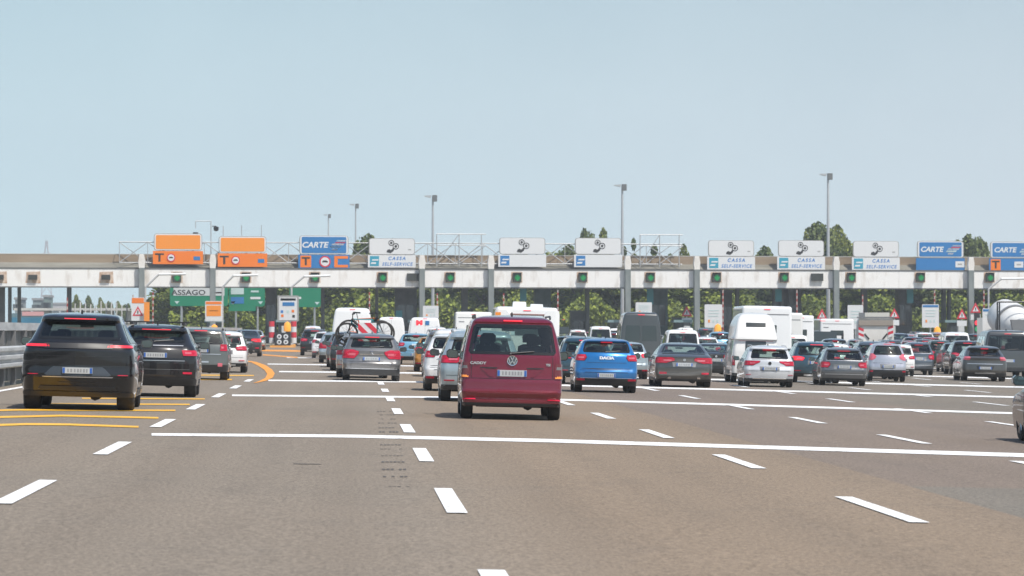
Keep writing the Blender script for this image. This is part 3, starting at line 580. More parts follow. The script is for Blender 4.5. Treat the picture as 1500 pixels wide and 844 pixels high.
for px, yc, near in ((1409, 461, 'left of the blue header panel by the mixer'), (1429, 452, 'topmost, beside the cement mixer'), (1204, 461, 'above the caravans'), (1310, 460, 'on the right of the refuse truck'), (1006, 457, 'beyond the dark sedan')):
    Y = 350; P = at(px, yc, Y); e = empty('warning_sign', (P.x, Y, 0)); MB().tube((0, .1, 0), (0, .1, P.z), .06, 6).build('pole', M['silver'], e); h = empty('x'); bpy.data.objects.remove(h)
    o = MB().prism([(-.55, -.45), (.55, -.45), (0, .6)], -.03, .02).build('sign_plate', SG['r'], e); o.location = (0, 0, P.z); warn(o, 0, 0, .52); MB().box(-.5, .5, -.03, .02, P.z-1.15, P.z-.6).build('lower_plate', SG['w'], e)
    tag(e, 'red triangle warning sign '+near, 'warning sign', 'triangle warning signs at the toll lanes')
P = at(1431.5, 473, 349); e = empty('traffic_light', (P.x, 349, 0)); MB().box(-.28, .28, 0, .3, 0, P.z+1.0).build('housing', M['black'], e)
for dz, m in ((.0, mat('red signal lamp', (.7, .02, .03), .4, emit=(1, .03, .06), estr=.8)), (-.62, mat('green signal lamp', (.02, .25, .1), .4, emit=(0, .4, .1), estr=.3))): MB().disc((0, -.03, P.z+dz), .26, 'y', 14, 0, .05).build('signal_lamp', m, e)
tag(e, 'traffic light showing red beside the cement mixer lane', 'traffic light')
e = empty('crash_cushion', (px2X(421), 318.6, 0)); MB().box(-1.15, 1.15, 0, 1.6, 0, .18).build('orange_base', km, e); MB().box(-.72, .72, .1, 1.4, .183, 1.35).build('dark_body', M['black'], e)
for x in (-.3, .3):
    for z in (.5, 1.0): q_ = MB().disc((x, .07, z), .22, 'y', 16, 0, .04).build('white_reflector', SG['w'], e); MB().disc((x, .035, z), .09, 'y', 12, 0, .02).build('reflector_centre', SG['k'], q_)
for x in (-1.0, 1.0):
    for k in range(4): MB().tube((x, .8, .4+k*.5), (x, .8, .88+k*.5), .26, 14).build('drum_ring', SG['r'] if k % 2 else SG['w'], e)
tag(e, 'crash cushion with white round reflectors and red white drums on the orange island', 'crash cushion')
# green direction signs beyond the canopy
def dsign(x0, x1, yt, yb_, Y, lab, white=None, blue=None, rows=3, tail=None, words=()):
    cx = (x0+x1)/2; a = at(x0, yb_, Y); c = at(x1, yt, Y); w = c.x-a.x; h = c.z-a.z; e = empty('direction_sign', ((a.x+c.x)/2, Y, 0))
    o = MB().prism(list(reversed(rrect(w, h, .3))), 0, .12).build('board', SG['gn'], e); o.location = (0, 0, (a.z+c.z)/2)
    if white: MB().box((white[0]-.5)*w, (white[1]-.5)*w, -.03, -.004, (white[2]-.5)*h, (white[3]-.5)*h).build('white_field', mat('grey white', (.55, .57, .56), .5), o)
    if blue:
        for k in range(3): MB().box((blue[0]-.5)*w, (blue[1]-.5)*w, -.03, -.004, (.06+.31*k-.5)*h+.12, (.28+.31*k-.5)*h+.12).build('blue_field', SG['bl'] if k != 1 else SG['pw'], o)
    for (t, x, z, s, m) in words:
      if not t: MB().box((x-.5)*w-s*h*1.3, (x-.5)*w+s*h*1.3, -.03, -.004, (z-.5)*h-s*h*.3, (z-.5)*h+s*h*.3).build('text_line', SG[m], o)
      else: text_mesh('lettering', t, s*h, SG[m], o, ((x-.5)*w, -.04, (z-.5)*h), .015, 0, 1.25)
    if tail: MB().box((tail[0]-.5)*w, (tail[1]-.5)*w, .01, .1, -.5*h-tail[2], -.5*h-.003).build('lower_board', SG['gn'], o)
    for xx in (.12, .88): MB().prism([((xx-.5)*w-.3, -.36*h+.1), ((xx-.5)*w, -.36*h-.25), ((xx-.5)*w+.3, -.36*h+.1)], -.03, -.004).build('arrow', SG['pw'], o)
    b = MB()
    for s in (-.3, .3): b.tube((s*w, .25, 0), (s*w, .25, (a.z+c.z)/2), .14, 8)
    b.build('post', M['silver'], e); tag(e, lab, 'direction sign', 'green direction signs beyond the canopy')
dsign(249, 334, 405, 448.5, 420, 'green direction sign with white field reading ASSAGO', white=(.06, .94, .35, .9), words=(('ASSAGO', .32, .45, .24, 'k'), ('', .45, .76, .12, 'k'), ('', .84, .45, .08, 'r')))
dsign(335, 388, 405, 449, 421.5, 'green direction sign with three blue fields', blue=(.06, .42), words=(('', .72, .72, .10, 'pw'), ('', .72, .5, .10, 'pw'), ('', .74, .28, .13, 'w')), tail=(.0, .75, .55))
dsign(424, 470, 405, 450, 423, 'plain green direction sign behind the white price panel', words=(('', .3, .8, .08, 'pw'), ('', .22, .3, .12, 'w')))
# ---------------------------------------------------------------- trees
def leafmat(name, c1, c2): return noisy(name, c1, c2, .9, .7, spec=.25)
TM = [[leafmat('leaf light', (.17, .20, .03), (.26, .28, .05)), leafmat('leaf mid', (.12, .15, .03), (.17, .20, .04)), leafmat('leaf deep', (.08, .11, .03), (.11, .14, .045))],
      [leafmat('leaf2 light', (.20, .25, .03), (.29, .33, .05)), leafmat('leaf2 mid', (.14, .18, .03), (.20, .24, .045)), leafmat('leaf2 deep', (.09, .12, .03), (.12, .15, .04))],
      [leafmat('leaf3 light', (.13, .17, .05), (.19, .22, .06)), leafmat('leaf3 mid', (.09, .125, .04), (.13, .16, .05)), leafmat('leaf3 deep', (.06, .085, .035), (.08, .11, .04))]]
bark = noisy('bark', (.06, .045, .035), (.12, .10, .08), 3, .9, stretch=(1, 1, .2))
def crown_mesh(seed, hgt, rad, base, n, tall=False):
    r = random.Random(seed); b = MB(); cl = []
    for k in range(26 if not tall else 18):
        t = r.random(); z = base+(hgt-base)*t; rr = rad*(math.sin(math.pi*min(1, .12+.85*t))**.6)*(1 if not tall else .5)
        a = r.random()*6.283; d = rr*(.25+.65*r.random()); cl.append((d*math.cos(a), d*math.sin(a), z, rad*(.24+.22*r.random())*(1 if not tall else .7)))
    for k in range(n):
        c = cl[r.randrange(len(cl))]; v = Vector((r.gauss(0, 1), r.gauss(0, 1), r.gauss(0, 1))).normalized()*(c[3]*(.55+.5*r.random()**.5)); v.z *= .8
        p = Vector(c[:3])+v; s = .17+.20*r.random(); q = Vector((r.gauss(0, 1), r.gauss(0, 1), r.gauss(0, 1))).normalized(); u = q.cross(Vector((0, 0, 1))).normalized()*s; w_ = q.cross(u).normalized()*s*.8
        b.quad(p-u, p-w_*.6, p+u, p+w_, m=(0 if r.random() < .4 else (1 if r.random() < .65 else 2)))
    return b
def trunk_mesh(seed, hgt, rad):
    r = random.Random(seed); b = MB().tube((0, 0, -.3), (0, 0, hgt*.35), rad*.085, 8, r2=rad*.06); b.tube((0, 0, hgt*.35), (r.gauss(0, .3), r.gauss(0, .3), hgt*.82), rad*.06, 7, r2=.04)
    for k in range(7):
        z = hgt*(.22+.08*k); a = r.random()*6.28; d = rad*.7; b.tube((0, 0, z), (d*math.cos(a), d*math.sin(a), z+d*.8), rad*.035, 6, r2=.03)
    return b
TREES = []
for v in range(6):
    tall = v == 5; hgt, rad = (10, 4.2) if not tall else (10, 2.4)
    cb = crown_mesh(v+1, hgt, rad, 1.2 if not tall else 1.0, 8000 if not tall else 3600, tall); tb = trunk_mesh(v+20, hgt, rad)
    cm_ = cb.build('crown', TM[(0, 1, 2, 0, 1, 2)[v]]); tk = tb.build('trunk', bark); TREES.append((cm_.data, tk.data)); bpy.data.objects.remove(cm_); bpy.data.objects.remove(tk)
def tree(px, yt, Y, v, wpx, lab, group='trees behind the toll plaza'):
    if group[0:12] == 'trees behind': wpx *= (1.4 if wpx > 38 else 1.1) if v != 5 else 1.2; yt += 2
    T = at(px, yt, Y); H = T.z; e = empty('leafy_tree', (T.x, Y, 0), (0, 0, rnd.random()*6.28)); rad0 = 2.4 if v == 5 else 4.2
    s = wpx*Y/FPX/2/rad0; e.scale = (s, s, H/10.2)
    for nm, me in (('crown', TREES[v][0]), ('trunk', TREES[v][1])): o = bpy.data.objects.new(nm, me); scene.collection.objects.link(o); o.parent = e
    tag(e, lab, 'tree', group)
for a in ((538, 349, 455, 2, 46, 'dark round tree rising above the roof between CARTE and CASSA signs'), (860, 341, 460, 2, 34, 'tree top left of two behind the wordless coin sign by the middle mast'), (884, 344, 465, 0, 34, 'tree top right of two behind the wordless coin sign by the middle mast'),
          (929, 346, 450, 5, 20, 'narrow pointed tree just left of the right empty sign frame'), (957, 356, 455, 5, 28, 'small bushy tree top seen through the right empty sign frame'), (914, 358, 470, 5, 18, 'small dark tree top touching the middle lamp mast'), (1000, 366, 460, 0, 30, 'low tree top right of the right empty sign frame'), (982, 369, 468, 5, 22, 'low tree tip under the right empty sign frame'),
          (832, 364, 470, 2, 42, 'tree top between the two wordless coin signs'), (1122, 366, 460, 2, 46, 'low tree top between two CASSA signs right of middle'), (1200, 332, 450, 2, 56, 'big dark tree behind the tallest lamp mast, left half'), (1224, 340, 456, 0, 40, 'big tree right of the tallest lamp mast'),
          (1184, 343, 470, 0, 40, 'tree left of the tallest lamp mast behind the CASSA sign'), (1424, 349, 455, 2, 42, 'tree rising between the two right CARTE signs'), (1404, 360, 470, 0, 36, 'tree top behind the plain blue CARTE sign'), (575, 347, 480, 5, 20, 'tree tips above the CASSA sign beside the left CARTE sign'), (767, 371, 470, 0, 40, 'low tree top just right of the middle column')): tree(*a)
k = 0
for row, (Y0, dx, x0) in enumerate(((432, 34, 262), (446, 38, 246))):
    px = x0
    while px < 1540:
        v = (1, 0, 4, 1, 3, 2, 0)[(k*3+row*2) % 7]; yt = 385+rnd.random()*14-(6 if row else 0)
        tree(px+rnd.random()*8, yt, Y0+rnd.random()*8, v, 84+rnd.random()*30, 'green tree in the belt seen under the canopy', 'tree belt under the canopy'); px += dx; k += 1
# the same belt: undergrowth
b = MB(); r = random.Random(5)
for k in range(30000):
    px = 248+r.random()*1270; Y = 424+r.random()*6; x = at(px, 480, Y).x; z = 4.6*r.random()**1.1*(1+.3*math.sin(x*.7)); s = .14+.18*r.random(); q = Vector((r.gauss(0, 1), r.gauss(0, 1), r.gauss(0, 1))).normalized(); u = q.cross(Vector((0, 0, 1))).normalized()*s; w_ = q.cross(u).normalized()*s; p = Vector((x, Y, z))
    b.quad(p-u, p-w_, p+u, p+w_, m=r.randrange(3))
tag(b.build('undergrowth', TM[1]), 'mass of bushes below the tree belt', kind='stuff')
# left background
for i, (px, yt, wpx) in enumerate(((112, 436, 16), (130, 436, 15), (146, 440, 14), (160, 444, 12), (172, 445, 13), (186, 447, 14))):
    tree(px, yt, 640, 2 if i % 2 else 0, wpx*1.25, 'distant tree behind the white poles, %s' % ('leftmost by the dark pillar', 'second from the left', 'third from the left', 'fourth from the left', 'fifth from the left', 'rightmost')[i], 'distant trees at the left')
def block(px0, px1, yt, Y, col, lab, depth=14):
    a = at(px0, 470, Y); c = at(px1, yt, Y); e = empty('distant_building', ((a.x+c.x)/2, Y, 0)); w = (c.x-a.x)/2; m = noisy('wall '+str(px0), col, tuple(q*1.15 for q in col), .1, .8)
    MB().box(-w, w, 0, depth, 0, c.z).build('wall', m, e); MB().box(-w-.3, w+.3, -.3, depth+.3, c.z+.003, c.z+.6).build('roof', mat('flat roof', (.3, .3, .3), .8), e); b = MB(); n = max(2, int(w*2/4)); fl = max(2, int(c.z/4))
    for i in range(n):
        for j in range(fl): x = -w+(i+.5)*2*w/n; z = (j+.4)*c.z/fl; b.box(x-1.0, x+1.0, -.15, -.02, z, z+1.7)
    b.build('window', M['glass'], e); tag(e, lab, 'building', 'distant buildings at the left')
block(48, 64, 440, 950, (.22, .27, .27), 'grey green block behind the black SUV roof corner'); block(64, 71, 435.5, 940, (.15, .21, .19), 'narrow taller dark block beside the grey green block'); block(22, 31, 439, 950, (.25, .28, .28), 'small grey block nearest the dark pillars at left'); block(76, 100, 446, 1200, (.45, .44, .44), 'low pale warehouse left of the distant trees')
e = empty('overpass', (0, 600, 0)); a = at(20, 455, 600); c = at(205, 451.5, 600); MB().box(a.x, c.x, 0, 9, a.z, c.z).build('deck', noisy('overpass concrete', (.45, .44, .41), (.55, .54, .5), .3, .8), e); b = MB()
for k in range(6): x = a.x+(c.x-a.x)*(k+.5)/6; b.box(x-.5, x+.5, 2, 7, 0, a.z-.01)
b.build('pier', mat('pier', (.4, .4, .38), .8), e); tag(e, 'distant grey overpass behind the blue trailer at left', 'overpass')
# blue trailer
e = empty('blue_trailer', (at(52, 480, 420).x, 420, 0)); MB().prism([(-2.5, 1.7), (3.2, 1.5), (3.2, 3.1), (-3.1, 3.1)], 0, 3).build('body', noisy('blue tarpaulin', (.03, .16, .26), (.05, .22, .34), .5, .5), e); MB().box(-3.0, 3.2, 0, 3, 3.103, 3.6).build('upper_band', mat('slate band', (.12, .2, .23), .6), e); MB().box(-1.6, 1.0, -.05, .0, 3.3, 3.8).build('pink_load', mat('pink load', (.6, .33, .33), .7), e)
b = MB()
for x in (-1.6, -.4, 2.2): b.tube((x, -.1, .5), (x, .3, .5), .5, 16)
b.build('wheel', M['rubber'], e); tag(e, 'blue covered trailer parked beyond the plaza at the left', 'trailer')
wp = mat('white pole', (.72, .72, .7), .5); 
for i in range(13):
    px = 110+7.6*i; Y = 370+rnd.random()*5; yt = 441+rnd.random()*7; T = at(px, yt, Y)
    o = MB().tube((0, 0, 0), (0, 0, T.z), .07, 8).build('white_pole', wp); o.location = (T.x, Y, 0)
    tag(o, 'slim white pole in the row of poles left of the first column', 'pole', 'row of white poles at the left')
e = empty('boundary_wall', (at(100, 480, 500).x, 500, 0)); MB().box(-30, 12, 0, .4, 0, 2.6).build('wall', noisy('old wall', (.2, .2, .17), (.33, .3, .24), .4, .9), e); MB().box(-30, 12, -.05, .45, 2.603, 2.75).build('coping', mat('coping', (.5, .48, .45), .7), e); tag(e, 'low weathered wall behind the white poles at left', 'wall')
# ---------------------------------------------------------------- vehicles
def lerp_tab(tab, z):
    if z <= tab[0][0]: return tab[0][1]
    for (a, va), (b_, vb) in zip(tab, tab[1:]):
        if z <= b_: return va+(vb-va)*(z-a)/(b_-a)
    return tab[-1][1]
def smooth_tab(tab, n=6):
    """Catmull style rounding of a profile table"""
    if len(tab) < 3: return tab
    out = []
    for i in range(len(tab)-1):
        p0 = tab[max(0, i-1)]; p1 = tab[i]; p2 = tab[i+1]; p3 = tab[min(len(tab)-1, i+2)]
        m1 = (p2[1]-p0[1])/max(1e-6, p2[0]-p0[0]); m2 = (p3[1]-p1[1])/max(1e-6, p3[0]-p1[0]); d = (p2[1]-p1[1])/max(1e-6, p2[0]-p1[0])
        if d == 0: m1 = m2 = 0
        else: m1 = max(0, min(m1/d, 3))*d; m2 = max(0, min(m2/d, 3))*d
        h = p2[0]-p1[0]
        for k in range(n):
            t = k/n; out.append((p1[0]+h*t, (2*t**3-3*t*t+1)*p1[1]+(t**3-2*t*t+t)*h*m1+(-2*t**3+3*t*t)*p2[1]+(t**3-t*t)*h*m2))
    out.append(tab[-1]); return out
class Car:
    def __init__(s, **k):
        s.L, s.W, s.H = 4.4, 1.82, 1.5; s.R, s.bow, s.Rf, s.bowf = .16, .12, .3, .25; s.z0 = .2; s.tr = .09; s.tins = .2; s.taper = .05
        s.rear = [(0, .12), (.15, .02), (.3, 0), (.45, .03), (.62, .05), (.72, .12), (.92, .45), (1, .6)]
        s.front = [(0, .15), (.15, 0), (.4, .03), (.5, .25), (.58, 1.0), (.63, 1.25), (.95, 2.1), (1, 2.3)]
        s.half = [(0, .88), (.2, .96), (.4, 1), (.62, .99), (.7, .95), (.9, .80), (1, .72)]
        s.wr, s.ww, s.yw = .33, .22, (.85, 3.5); s.flare = .0; s.see = True; s.glass = 'see'; s.rim = 'rim'; s.grid = 1
        s.rw = (.70, .92, .74, .64); s.side = (.66, .90, .10, .95); s.extra = []; s.lights = []; s.mirror = True; s.nsw = 2; s.noside = 0
        s.plate = (.44, .30, .045); s.lower = (.10, .22); s.brake = (.935, .2); s.refl = None; s.wiper = True; s.rails = False; s.lit = 'red'; s.crown = .03
        s.__dict__.update(k)
        s.brk = [q[0] for q in s.rear]; s.rear = smooth_tab(s.rear); s.front = smooth_tab(s.front); s.half = smooth_tab(s.half)
    def prof(s, z):
        zf = z/s.H; yr = lerp_tab(s.rear, zf); yf = s.L-lerp_tab(s.front, zf); hw = lerp_tab(s.half, zf)*s.W/2
        t = (z-(s.H-s.tr))/s.tr
        if t > 0:
            q = s.tins*(1-math.sqrt(max(0, 1-min(1, t)**2))); yr += q*1.3; yf -= q*1.3; hw -= q
        return yr, yf, hw
    def outline(s, z, nr=12, ns=30, grid=None):
        yr, yf, hw = s.prof(z); P = []; w0 = 1-s.taper; hr = hw
        Rr = min(s.R, hr*.5); Rf = min(s.Rf, hr*.6); xc = hr-Rr; bow = s.bow
        for k in range(nr): u = k/nr; P.append((u*xc, yr+bow*u*u*(xc/hr)))
        yb = yr+bow*(xc/hr)
        for k in range(7): a = math.pi/2*k/7; P.append((xc+Rr*math.sin(a), yb+Rr*(1-math.cos(a))))
        y0 = yb+Rr; xf = hr-Rf; y1 = yf-s.bowf*(xf/hr)-Rf
        if y1 < y0+.1: y1 = y0+.1
        for k in range(ns+1): P.append((hr, y0+(y1-y0)*k/ns))
        for k in range(1, 7): a = math.pi/2*k/6; P.append((xf+Rf*math.cos(a), y1+Rf*math.sin(a)))
        n2 = 8
        for k in range(1, n2+1): u = 1-k/n2; P.append((xf*u, y1+Rf+s.bowf*(xf/hr)*(1-u*u)))
        out = []
        zf = z/s.H
        for x, y in P:
            w_ = 1-s.taper*abs(2*y/s.L-1)**3
            if s.flare and zf < .6:
                fz = 1 if zf < .38 else (0.6-zf)/.22
                w_ += s.flare*fz*max(math.exp(-((y-s.yw[0])/.45)**2), math.exp(-((y-s.yw[1])/.45)**2))*(x/hw if hw else 0)
            out.append((x*w_, y))
        return out
    def P_rear(s, u, z):
        o = s._o(z); d = abs(u)*s.W/2; acc = 0
        for (a, b_) in zip(o, o[1:]):
            l = math.hypot(b_[0]-a[0], b_[1]-a[1])
            if acc+l >= d: t = (d-acc)/max(l, 1e-9); x = a[0]+(b_[0]-a[0])*t; y = a[1]+(b_[1]-a[1])*t; return Vector((x*(1 if u >= 0 else -1), y, z))
            acc += l
        return Vector((0, 0, z))
    def P_side(s, y, z, sgn):
        o = s._o(z); seg = o[12:12+7+31+6]
        for a, b_ in zip(seg, seg[1:]):
            if a[1] <= y <= b_[1]: t = (y-a[1])/max(1e-9, b_[1]-a[1]); return Vector((sgn*(a[0]+(b_[0]-a[0])*t), y, z))
        q = seg[0] if y < seg[0][1] else seg[-1]; return Vector((sgn*q[0], q[1], z))
    def P_front(s, u, z):
        o = list(reversed(s._o(z))); d = abs(u)*s.W/2; acc = 0
        for (a, b_) in zip(o, o[1:]):
            l = math.hypot(b_[0]-a[0], b_[1]-a[1])
            if acc+l >= d: t = (d-acc)/max(l, 1e-9); return Vector(((a[0]+(b_[0]-a[0])*t)*(1 if u >= 0 else -1), a[1]+(b_[1]-a[1])*t, z))
            acc += l
        return Vector((0, 0, z))
    def _o(s, z):
        k = round(z, 4)
        if not hasattr(s, '_c'): s._c = {}
        if k not in s._c: s._c[k] = s.outline(z)
        return s._c[k]
    def patch(s, rows, mode='rear', off=.006, nu=10, nv=8, depth=.02, border=0, sgn=1, mb=None, m=0, bm=1):
        """rows (zf, a, b) with a, b in half widths (rear, front) or metres (side)"""
        mb = mb or MB(); f = {'rear': lambda a, z: s.P_rear(a, z), 'front': lambda a, z: s.P_front(a, z), 'side': lambda a, z: s.P_side(a, z, sgn)}[mode]
        zs = [r_[0] for r_ in rows]; zt = sorted(set(zs)|{zs[0]+(zs[-1]-zs[0])*k/nv for k in range(nv+1)}); ta = [(r_[0], r_[1]) for r_ in rows]; tb = [(r_[0], r_[2]) for r_ in rows]
        us = [k/nu for k in range(nu+1)]; zz = list(zt)
        if border:
            hz = border/s.H; zz = sorted(set([z for z in zt if not (zt[0] < z < zt[0]+hz or zt[-1]-hz < z < zt[-1])]+[zt[0]+hz, zt[-1]-hz]))
        V = []; Z = []
        def pt(u, zf, o_):
            a, b_ = lerp_tab(ta, zf), lerp_tab(tb, zf); q = a+(b_-a)*u; z = zf*s.H; e = .01; eu = .01
            p = f(q, z); pu = f(q+eu, z)-f(q-eu, z); pz = f(q, min(z+e, s.H-.003))-f(q, z-e); n = pu.cross(pz)
            if n.length < 1e-9: n = Vector((0, -1, 0))
            n.normalize(); c = Vector((0, s.L/2, z))
            if mode == 'side': c.y = q
            if n.dot(p-c) < 0: n = -n
            return p+n*o_
        i0 = len(mb.v); nz = len(zz)
        for zf in zz:
            a, b_ = lerp_tab(ta, zf), lerp_tab(tb, zf); W_ = abs(b_-a)*(s.W/2 if mode != 'side' else 1); bu = border/max(W_, .01) if border else 0
            row = list(us)
            if border: row = [0, bu]+[bu+(1-2*bu)*k/(nu-2) for k in range(1, nu-2)]+[1-bu, 1]
            for u in row: mb.v.append(tuple(pt(u, zf, off)))
        for j in range(nz-1):
            for i in range(nu):
                a = i0+j*(nu+1)+i; mb.f.append((a, a+1, a+nu+2, a+nu+1)); isb = border and (j == 0 or j == nz-2 or i == 0 or i == nu-1); mb.m.append(bm if isb else m)
        # skirt
        ring = [i0+i for i in range(nu+1)]+[i0+j*(nu+1)+nu for j in range(1, nz)]+[i0+(nz-1)*(nu+1)+i for i in range(nu-1, -1, -1)]+[i0+j*(nu+1) for j in range(nz-2, 0, -1)]
        c = Vector((0, s.L/2, (zz[0]+zz[-1])/2*s.H)); base = len(mb.v)
        for q in ring:
            p = Vector(mb.v[q]); d = c-p; 
            if mode == 'side': d = Vector((-p.x, 0, 0))
            d = Vector((d.x, d.y, 0)).normalized(); mb.v.append(tuple(p+d*depth))
        n = len(ring)
        for k in range(n): j = (k+1) % n; mb.f.append((ring[k], ring[j], base+j, base+k)); mb.m.append(bm if border else m)
        return mb
    def build(s, name, paint_m, label=None):
        root = empty(name); W2 = s.W/2
        # ---- body shell
        zs = set(); z = s.z0
        while z < s.H-s.tr: zs.add(round(z, 3)); z += .05 if s.see else .09
        for q in s.brk:
            if s.z0+.01 < q*s.H < s.H-s.tr-.01: zs = {z_ for z_ in zs if abs(z_-q*s.H) > .018}; zs.add(round(q*s.H, 3))
        for t in (0, .35, .6, .8, .92, .98, 1.0): zs.add(round(s.H-s.tr+s.tr*t-1e-4*(t == 1), 4))
        zs = sorted(zs); b = MB(); cols = []
        for z in zs:
            o = s.outline(z); ring = o+[(-x, y) for x, y in reversed(o[1:-1])]; n = len(ring); cols.append([len(b.v)+i for i in range(n)]); b.v += [(x, y, z) for x, y in ring]
        for r0, r1 in zip(cols, cols[1:]):
            for i in range(n): j = (i+1) % n; b.f.append((r0[i], r0[j], r1[j], r1[i])); b.m.append(0)
        b.f.append(tuple(reversed(cols[0]))); b.m.append(1)
        last = cols[-1]; yr, yf, hw = s.prof(s.H); cy = (yr+yf)/2
        for q, dz in ((.8, .4), (.5, .8), (.2, 1)):
            new = []
            for i in last if q == .8 else cols[-1]:
                x, y, z = b.v[i]; new.append(len(b.v)); b.v.append((x*q, cy+(y-cy)*q, s.H+s.crown*dz))
            for i in range(n): j = (i+1) % n; b.f.append((last[i], last[j], new[j], new[i])); b.m.append(0)
            last = new
        b.f.append(tuple(last)); b.m.append(0)
        body = b.build('body', [paint_m, M['under']], root)
        # ---- wheel openings
        cut = MB()
        for y in s.yw:
            for sg in (-1, 1): cut.tube((sg*(W2-.30), y, s.wr), (sg*(W2+.2), y, s.wr), s.wr+.045, 32)
        co = cut.build('cut', M['under']); md = body.modifiers.new('b', 'BOOLEAN'); md.object = co; md.operation = 'DIFFERENCE'; md.solver = 'EXACT'; md.material_mode = 'TRANSFER'
        dg = bpy.context.evaluated_depsgraph_get(); me = bpy.data.meshes.new_from_object(body.evaluated_get(dg)); body.modifiers.clear(); body.data = me; me.name = 'body'; bpy.data.objects.remove(co)
        # ---- window openings
        wins = []
        z0, z1, a0, a1 = s.rw if s.rw else (0, 0, 0, 0)
        def rrows(z0, z1, a0, a1, r=.02):
            rows = []
            for k in range(5): t = k/4; a = math.asin(t); rows.append((z0+r*(1-math.cos(a)), 0, -(r*s.H/W2)*(1-math.sin(a))))
            lo = [(zz, a0+(a1-a0)*(zz-z0)/(z1-z0)+dx) for zz, _, dx in rows]; hi = [(z1-(zz-z0), a0+(a1-a0)*((z1-(zz-z0))-z0)/(z1-z0)+dx) for zz, _, dx in rows]
            return [(zz, -a, a) for zz, a in lo]+[(zz, -a, a) for zz, a in reversed(hi)]
        gm = M[s.glass] if s.see else M['glass']
        fr = .05 if s.see else .02
        if s.rw: s.patch(rrows(z0, z1, a0, a1, .025), border=fr, nu=14, nv=10).build('rear_window', [gm, M['frit']], root, 35)
        fz0, fz1 = .66, .93
        if getattr(s, 'fw', None): fz0, fz1 = s.fw
        fo = s.patch([(fz0, -.80, .80), (fz1, -.66, .66)], 'front', border=fr, nu=14, nv=8).build('windscreen', [M['see'] if s.see else M['glass'], M['frit']], root, 35)
        sw = []
        if s.side:
            sz0, sz1, ya, yb_ = s.side
            yA0 = lerp_tab(s.rear, sz0)+s.bow+.30; yA1 = lerp_tab(s.rear, sz1)+s.bow+.38; yB0 = s.L-lerp_tab(s.front, sz0)-s.bowf-.30; yB1 = s.L-lerp_tab(s.front, sz1)-s.bowf-.22
            yA0 += ya; yA1 += ya
            for sg in (-1, 1):
                n_ = 3
                for k in range(n_):
                    t0, t1 = k/n_, (k+1)/n_; gp = .035
                    rows = [(sz0, yA0+(yB0-yA0)*t0+gp, yA0+(yB0-yA0)*t1-gp), (sz1, yA1+(yB1-yA1)*t0+gp, yA1+(yB1-yA1)*t1-gp)]
                    if s.noside and k < s.noside: continue
                    s.patch(rows, 'side', nu=8, nv=5, sgn=sg, border=.02, depth=.03).build('side_window', [gm, M['frit']], root, 35); sw.append((rows, sg))
        if s.see:
            import bmesh
            bm = bmesh.new(); bm.from_mesh(body.data); dele = []
            for f_ in bm.faces:
                c = f_.calc_center_median(); zf = c.z/s.H
                if f_.calc_area() > .12: continue
                if s.rw and c.y < s.L*.35 and z0+.045/s.H < zf < z1-.045/s.H:
                    a = (a0+(a1-a0)*(zf-z0)/(z1-z0))*W2-.05
                    # arclength from the centre is close to |x| here
                    yr = s.prof(c.z)[0]
                    if abs(c.x) < a*.985 and c.y < yr+s.bow+s.R*.9: dele.append(f_); continue
                if c.y > s.L*.4 and fz0+.045/s.H < zf < fz1-.045/s.H:
                    a = (.80+(-.14)*(zf-fz0)/(fz1-fz0))*W2-.055; yf = s.prof(c.z)[1]
                    if abs(c.x) < a*.96 and c.y > yf-s.bowf-s.Rf*.9: dele.append(f_); continue
                for rows, sg in sw:
                    if c.x*sg > 0 and rows[0][0]+.02/s.H < zf < rows[1][0]-.02/s.H and abs(f_.normal.x) > .6:
                        t = (zf-rows[0][0])/(rows[1][0]-rows[0][0]); ya_ = rows[0][1]+(rows[1][1]-rows[0][1])*t; yb2 = rows[0][2]+(rows[1][2]-rows[0][2])*t
                        if ya_+.04 < c.y < yb2-.04: dele.append(f_); break
            bmesh.ops.delete(bm, geom=dele, context='FACES'); bm.to_mesh(body.data); bm.free()
        me = body.data; me.polygons.foreach_set('use_smooth', [True]*len(me.polygons)); me.set_sharp_from_angle(angle=R(32))
        if s.see:
            bz = (s.rw[0] if s.rw else .6)*s.H-.10; b = MB(); o = s.outline(bz); ring = [(x*.93, y) for x, y in o]+[(-x*.93, y) for x, y in reversed(o[1:-1])]
            cyy = s.L/2; b.v += [(x, cyy+(y-cyy)*.97, bz-.18) for x, y in ring]; b.f.append(tuple(range(len(ring)))); b.m.append(0); b.build('cabin_floor', M['cabin'], root)
            top = s.H*.86
            for (x, y) in ((-.42, s.L*.26), (.42, s.L*.26), (-.38, s.L*.47), (.38, s.L*.47)):
                b = MB(); h = s.H*(.80 if y < s.L*.4 else .82); w_ = .25; b.prism([(x-w_, bz-.2), (x+w_, bz-.2), (x+w_*.85, h-.2), (x+w_*.5, h-.16), (x-w_*.5, h-.16), (x-w_*.85, h-.2)], y, y+.12)
                b.prism([(x-.13, h-.13), (x+.13, h-.13), (x+.14, h-.02), (x+.09, h+.03), (x-.09, h+.03), (x-.14, h-.02)], y+.01, y+.11); b.tube((x-.05, y+.06, h-.2), (x-.05, y+.06, h-.1), .01, 4).tube((x+.05, y+.06, h-.2), (x+.05, y+.06, h-.1), .01, 4); b.build('seat', M['seat'], root)
            MB().box(-.12, .12, s.L*.62, s.L*.625, s.H*.86, s.H*.90).build('inner_mirror', M['black'], root)
            b = MB().lathe([(-.015, .17), (0, .19), (.015, .17), (-.015, .17)], 'y', 18, o=(-.38, s.L*.60, bz)); b.build('steering_wheel', M['black'], root)
